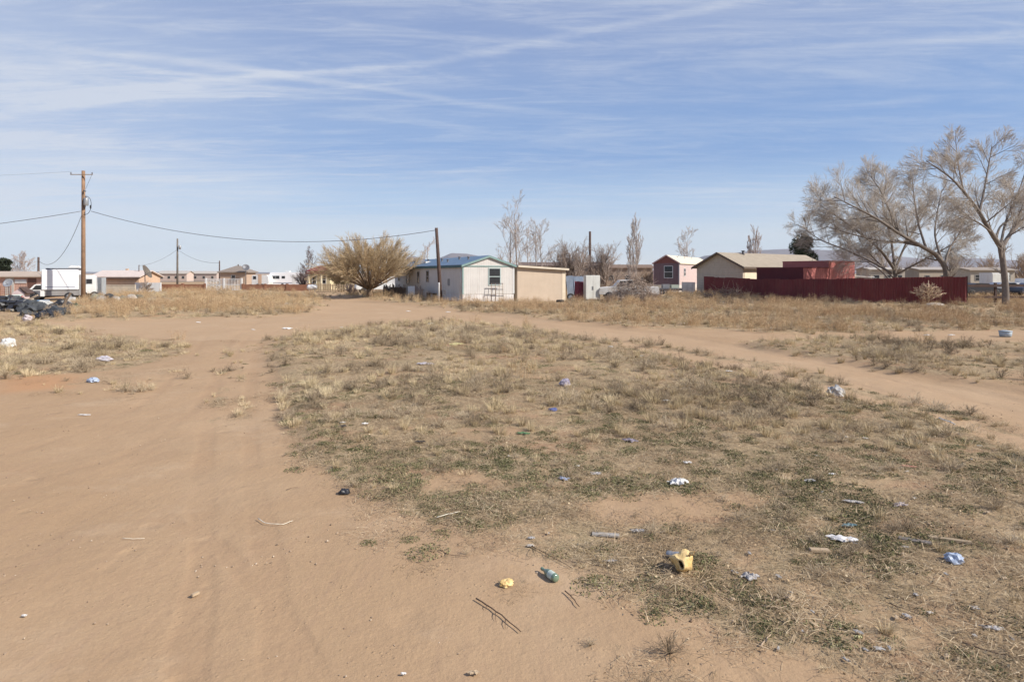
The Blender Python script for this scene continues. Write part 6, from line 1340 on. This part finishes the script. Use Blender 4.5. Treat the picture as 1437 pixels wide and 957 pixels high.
for i, (px, py, w, lab) in enumerate(((1023, 527, 9, 'white speck of paper below the far track'), (900, 504, 7, 'small round white scrap in the back weeds of the lot'), (857, 491, 7, 'white scrap at the left of the dark patch by the far track'), (1300, 470, 9, 'white scrap on the far right weeds, left one of two'), (1335, 470, 9, 'white scrap on the far right weeds, right one of two'), (1150, 446, 9, 'white scrap in the far weeds below the maroon fence'),
        (403, 460, 14, 'pale flat paper on the dirt where the tracks meet'), (355, 462, 6, 'tiny white scrap left of the flat paper where the tracks meet'), (278, 452, 7, 'white scrap at the foot of the weedy mound'), (403, 432, 7, 'white scrap high on the weedy mound'), (573, 436, 7, 'white scrap by the far track below the pale mobile home'), (629, 437, 7, 'white scrap by the far track below the leaning pole'),
        (867, 416, 11, 'white rounded lump before the large branch heap'), (1083, 464, 7, 'white scrap left of the far dirt strip'), (566, 948, 8, 'tiny white scrap at the bottom edge of the dirt'), (665, 947, 18, 'pale straw like scrap at the bottom edge right of the tiny white one'), (34, 866, 8, 'tiny white scrap on the dirt at bottom left'), (604, 458, 8, 'white scrap at the back edge of the lot'), (480, 460, 7, 'white scrap at the back left corner of the lot'))):
    CR(lab, px, py, w, MW if i != 15 else MCARD, 'paper scrap', 100+i, asp=.6, hgt=.4, n=6)
wad('paper_bucket', 'white bucket like box in the left weeds at the frame edge', 11, 486, 20, MW, 'bucket', 140, 1.0, .8, GL)
wad('paper_bucket', 'pinkish carton below the tarps at far left', 38, 450, 11, mat('pinkish_plastic', (1, 1, 1)), 'carton', 141, 1.2, .9, GL)
wad('tree_bark_piece', 'curled beige bark piece in the lower right weeds', 1107, 840, 16, MCARD, 'bark', 142, .5, .7, GL)
wad('tree_bark_piece', 'small beige bark chip left of the crinkled transparent wrap', 1028, 842, 9, MCARD, 'bark', 143, .5, .7, GL)
CR('grey film sheet at the lower right edge', 1392, 884, 30, MG, 'plastic film', 144, asp=.4, hgt=.2, rz=-.3)
CR('white crinkled wrapper right of the flat grey plank piece', 895, 747, 20, MG, 'wrapper', 145, asp=.5, hgt=.35)
CR('white greyish wrapper above the green bottle', 855, 789, 24, MG, 'wrapper', 146, asp=.35, hgt=.25)
CR('beige torn paper near the right hand edge weeds', 1247, 803, 14, MCARD, 'paper', 147, asp=.7, hgt=.4)
CR('small pale scrap among the green weeds at lower right', 1204, 896, 10, MPY, 'wrapper', 148, asp=.7, hgt=.4)
board('wood_plank', 'flat grey weathered plank piece in the weeds', 850, 752, .26, .065, .02, -8, MGW, 'plank')
board('wood_plank', 'dark edged grey board slab at the right of the lot', 1284, 764, .26, .07, .018, -28, mat('dark_grey_board', (.17, .15, .135), .9, .3, 6, bump=.4), 'board')
board('wood_plank', 'pale tan broken board right of the grey slab', 1333, 764, .34, .05, .025, -22, mat('tan_boards', (1, 1, 1)), 'board')
board('wood_plank', 'beige block lying left of the torn wide film sheet', 1150, 776, .17, .06, .03, -6, MCARD, 'board')
board('brick_piece', 'small tan block lying alone on the bare dirt at lower left', 274, 836, .062, .028, .02, 62, MCARD, 'block')
stick('bone_stick', 'pale curved cord lying on the bare dirt', [(362, 729), (372, 736), (385, 738), (398, 738), (411, 733)], .006, mat('pale_cord', (.74, .68, .54), .8, .1, 5), 'cord')
stick('bone_stick', 'short pale stick lying on the bare dirt at left', [(172, 759), (187, 760), (203, 759)], .004, mat('pale_cord', (1, 1, 1)))
stick('white_stick', 'straight white stick on the dirt at the left edge of the weeds', [(613, 730), (628, 727), (645, 723)], .008, mat('pale_cord', (1, 1, 1)))
stick('white_pipe', 'slim white pipe leaning in the weeds beside the right track', [(1318, 597), (1328, 602), (1340, 607)], .02, WHITE, 'pipe', z=.05)
DT = mat('dark_twig', (.10, .065, .045), .9, .3, 8)
stick('dead_twig', 'dark forked twig below the yellow scrap', [(668, 843), (690, 856), (710, 871), (731, 889)], .008, DT, branches=3)
stick('dead_twig', 'dark twig at the lower end of the green bottle', [(793, 832), (803, 841), (813, 854)], .007, DT, branches=1)
stick('dead_twig', 'long dark twig right above the green bottle', [(744, 770), (765, 780), (802, 799)], .006, DT, branches=3)
stick('dead_twig', 'thin dark twig left of the yellow scrap', [(617, 775), (630, 782), (656, 785)], .005, DT, branches=1)
stick('dead_twig', 'long thin branch crossing the weeds below the yellow container', [(850, 812), (890, 818), (930, 832)], .005, DT, branches=2)
stick('dead_twig', 'dark twig lying on the bare patch at lower right', [(1240, 846), (1262, 854), (1290, 864)], .006, DT, branches=1)
stick('dead_twig', 'pale stalk crossing the weeds near the curled bark piece', [(1060, 850), (1095, 855), (1130, 846)], .005, TANB, branches=1)
stick('dead_twig', 'long dark branch at the lower right corner', [(1350, 905), (1390, 918), (1440, 930)], .008, DT, branches=3)
stick('dead_twig', 'short upright leaning stalk near the bottom bare edge', [(1068, 910), (1075, 900), (1082, 893)], .007, TANB)
stick('dead_twig', 'small dark twig above the pale curved cord', [(402, 688), (410, 685), (420, 685)], .004, DT)

# extra clutter in the left yard
for i, (px, Y, w_, d_, h_, rz, m_, lab) in enumerate(((50, 45, .7, .5, .5, 20, mat('faded_blue_plastic', (.16, .25, .36), .6, .2, 4), 'faded blue crate between the tarps and the camper truck cab'), (12, 46.5, .9, .5, .7, -12, mat('rust_box', (.30, .15, .09), .8, .3, 4), 'rusty brown box standing behind the left tarp heap'), (35, 46, .5, .5, .6, 35, CREAMW, 'cream box tilted between the red machine and the black sack'), (93, 49, .5, .4, .45, 10, WHITE, 'white box on the ground beside the camper truck rear wheel'), (58, 42, .6, .35, .28, -25, TAN, 'tan carton lying on the dark sacks'))):
    x, y = on_px(px, Y); t = thing('yard_crate', lab, 'crate', (x, y, gzs(x, y)), R(rz)); c = MB(); c.box(0, w_, 0, d_, 0, h_); c.build('carton', m_, t, .02)
    c = MB(); c.box(-.02, w_+.02, -.02, d_+.02, h_*.86, h_*.94); c.build('rim', m_, t)
for i, (px, Y, l_, a_, lab) in enumerate(((18, 44, 2.0, 25, 'long pale board sticking up out of the tarp heap'), (42, 42.5, 1.6, -30, 'short dark board leaning over the tarp heap'), (84, 36.5, 1.3, 60, 'thin post rising behind the garbage bags'))):
    x, y = on_px(px, Y); o = MB().box(-.06, .06, -.02, .02, 0, l_).build('scrap_board', (TANB, DARKW, WOOD)[i]); o.location = (x, y, gzs(x, y)+.1); o.rotation_euler = (0, R(90-a_ if a_ > 0 else -90-a_), 0); tag(o, lab, 'board', None, 'thing')
random.seed(77)
SCM = [mat('dusty_paper', (.46, .42, .36), .8, .2, 20), mat('dusty_film', (.38, .36, .33), .6, .2, 20), MCARD, MG]
for i in range(46):
    px, py = random.uniform(700, 1430), random.uniform(600, 930)
    if py > 790 and px < 900+(py-790)*2.2: px = random.uniform(1080, 1430)
    CR2 = crumple('paper_scrap', 'tiny dusty scrap lying among the weeds of the lot', px, py, random.uniform(5, 12)*(.6+(py-500)/600), SCM[i % 4], 'scrap', 300+i, asp=random.uniform(.4, .9), hgt=.3, rz=random.uniform(0, 3), n=5, group='tiny dusty scraps among the weeds')


scatter_all()
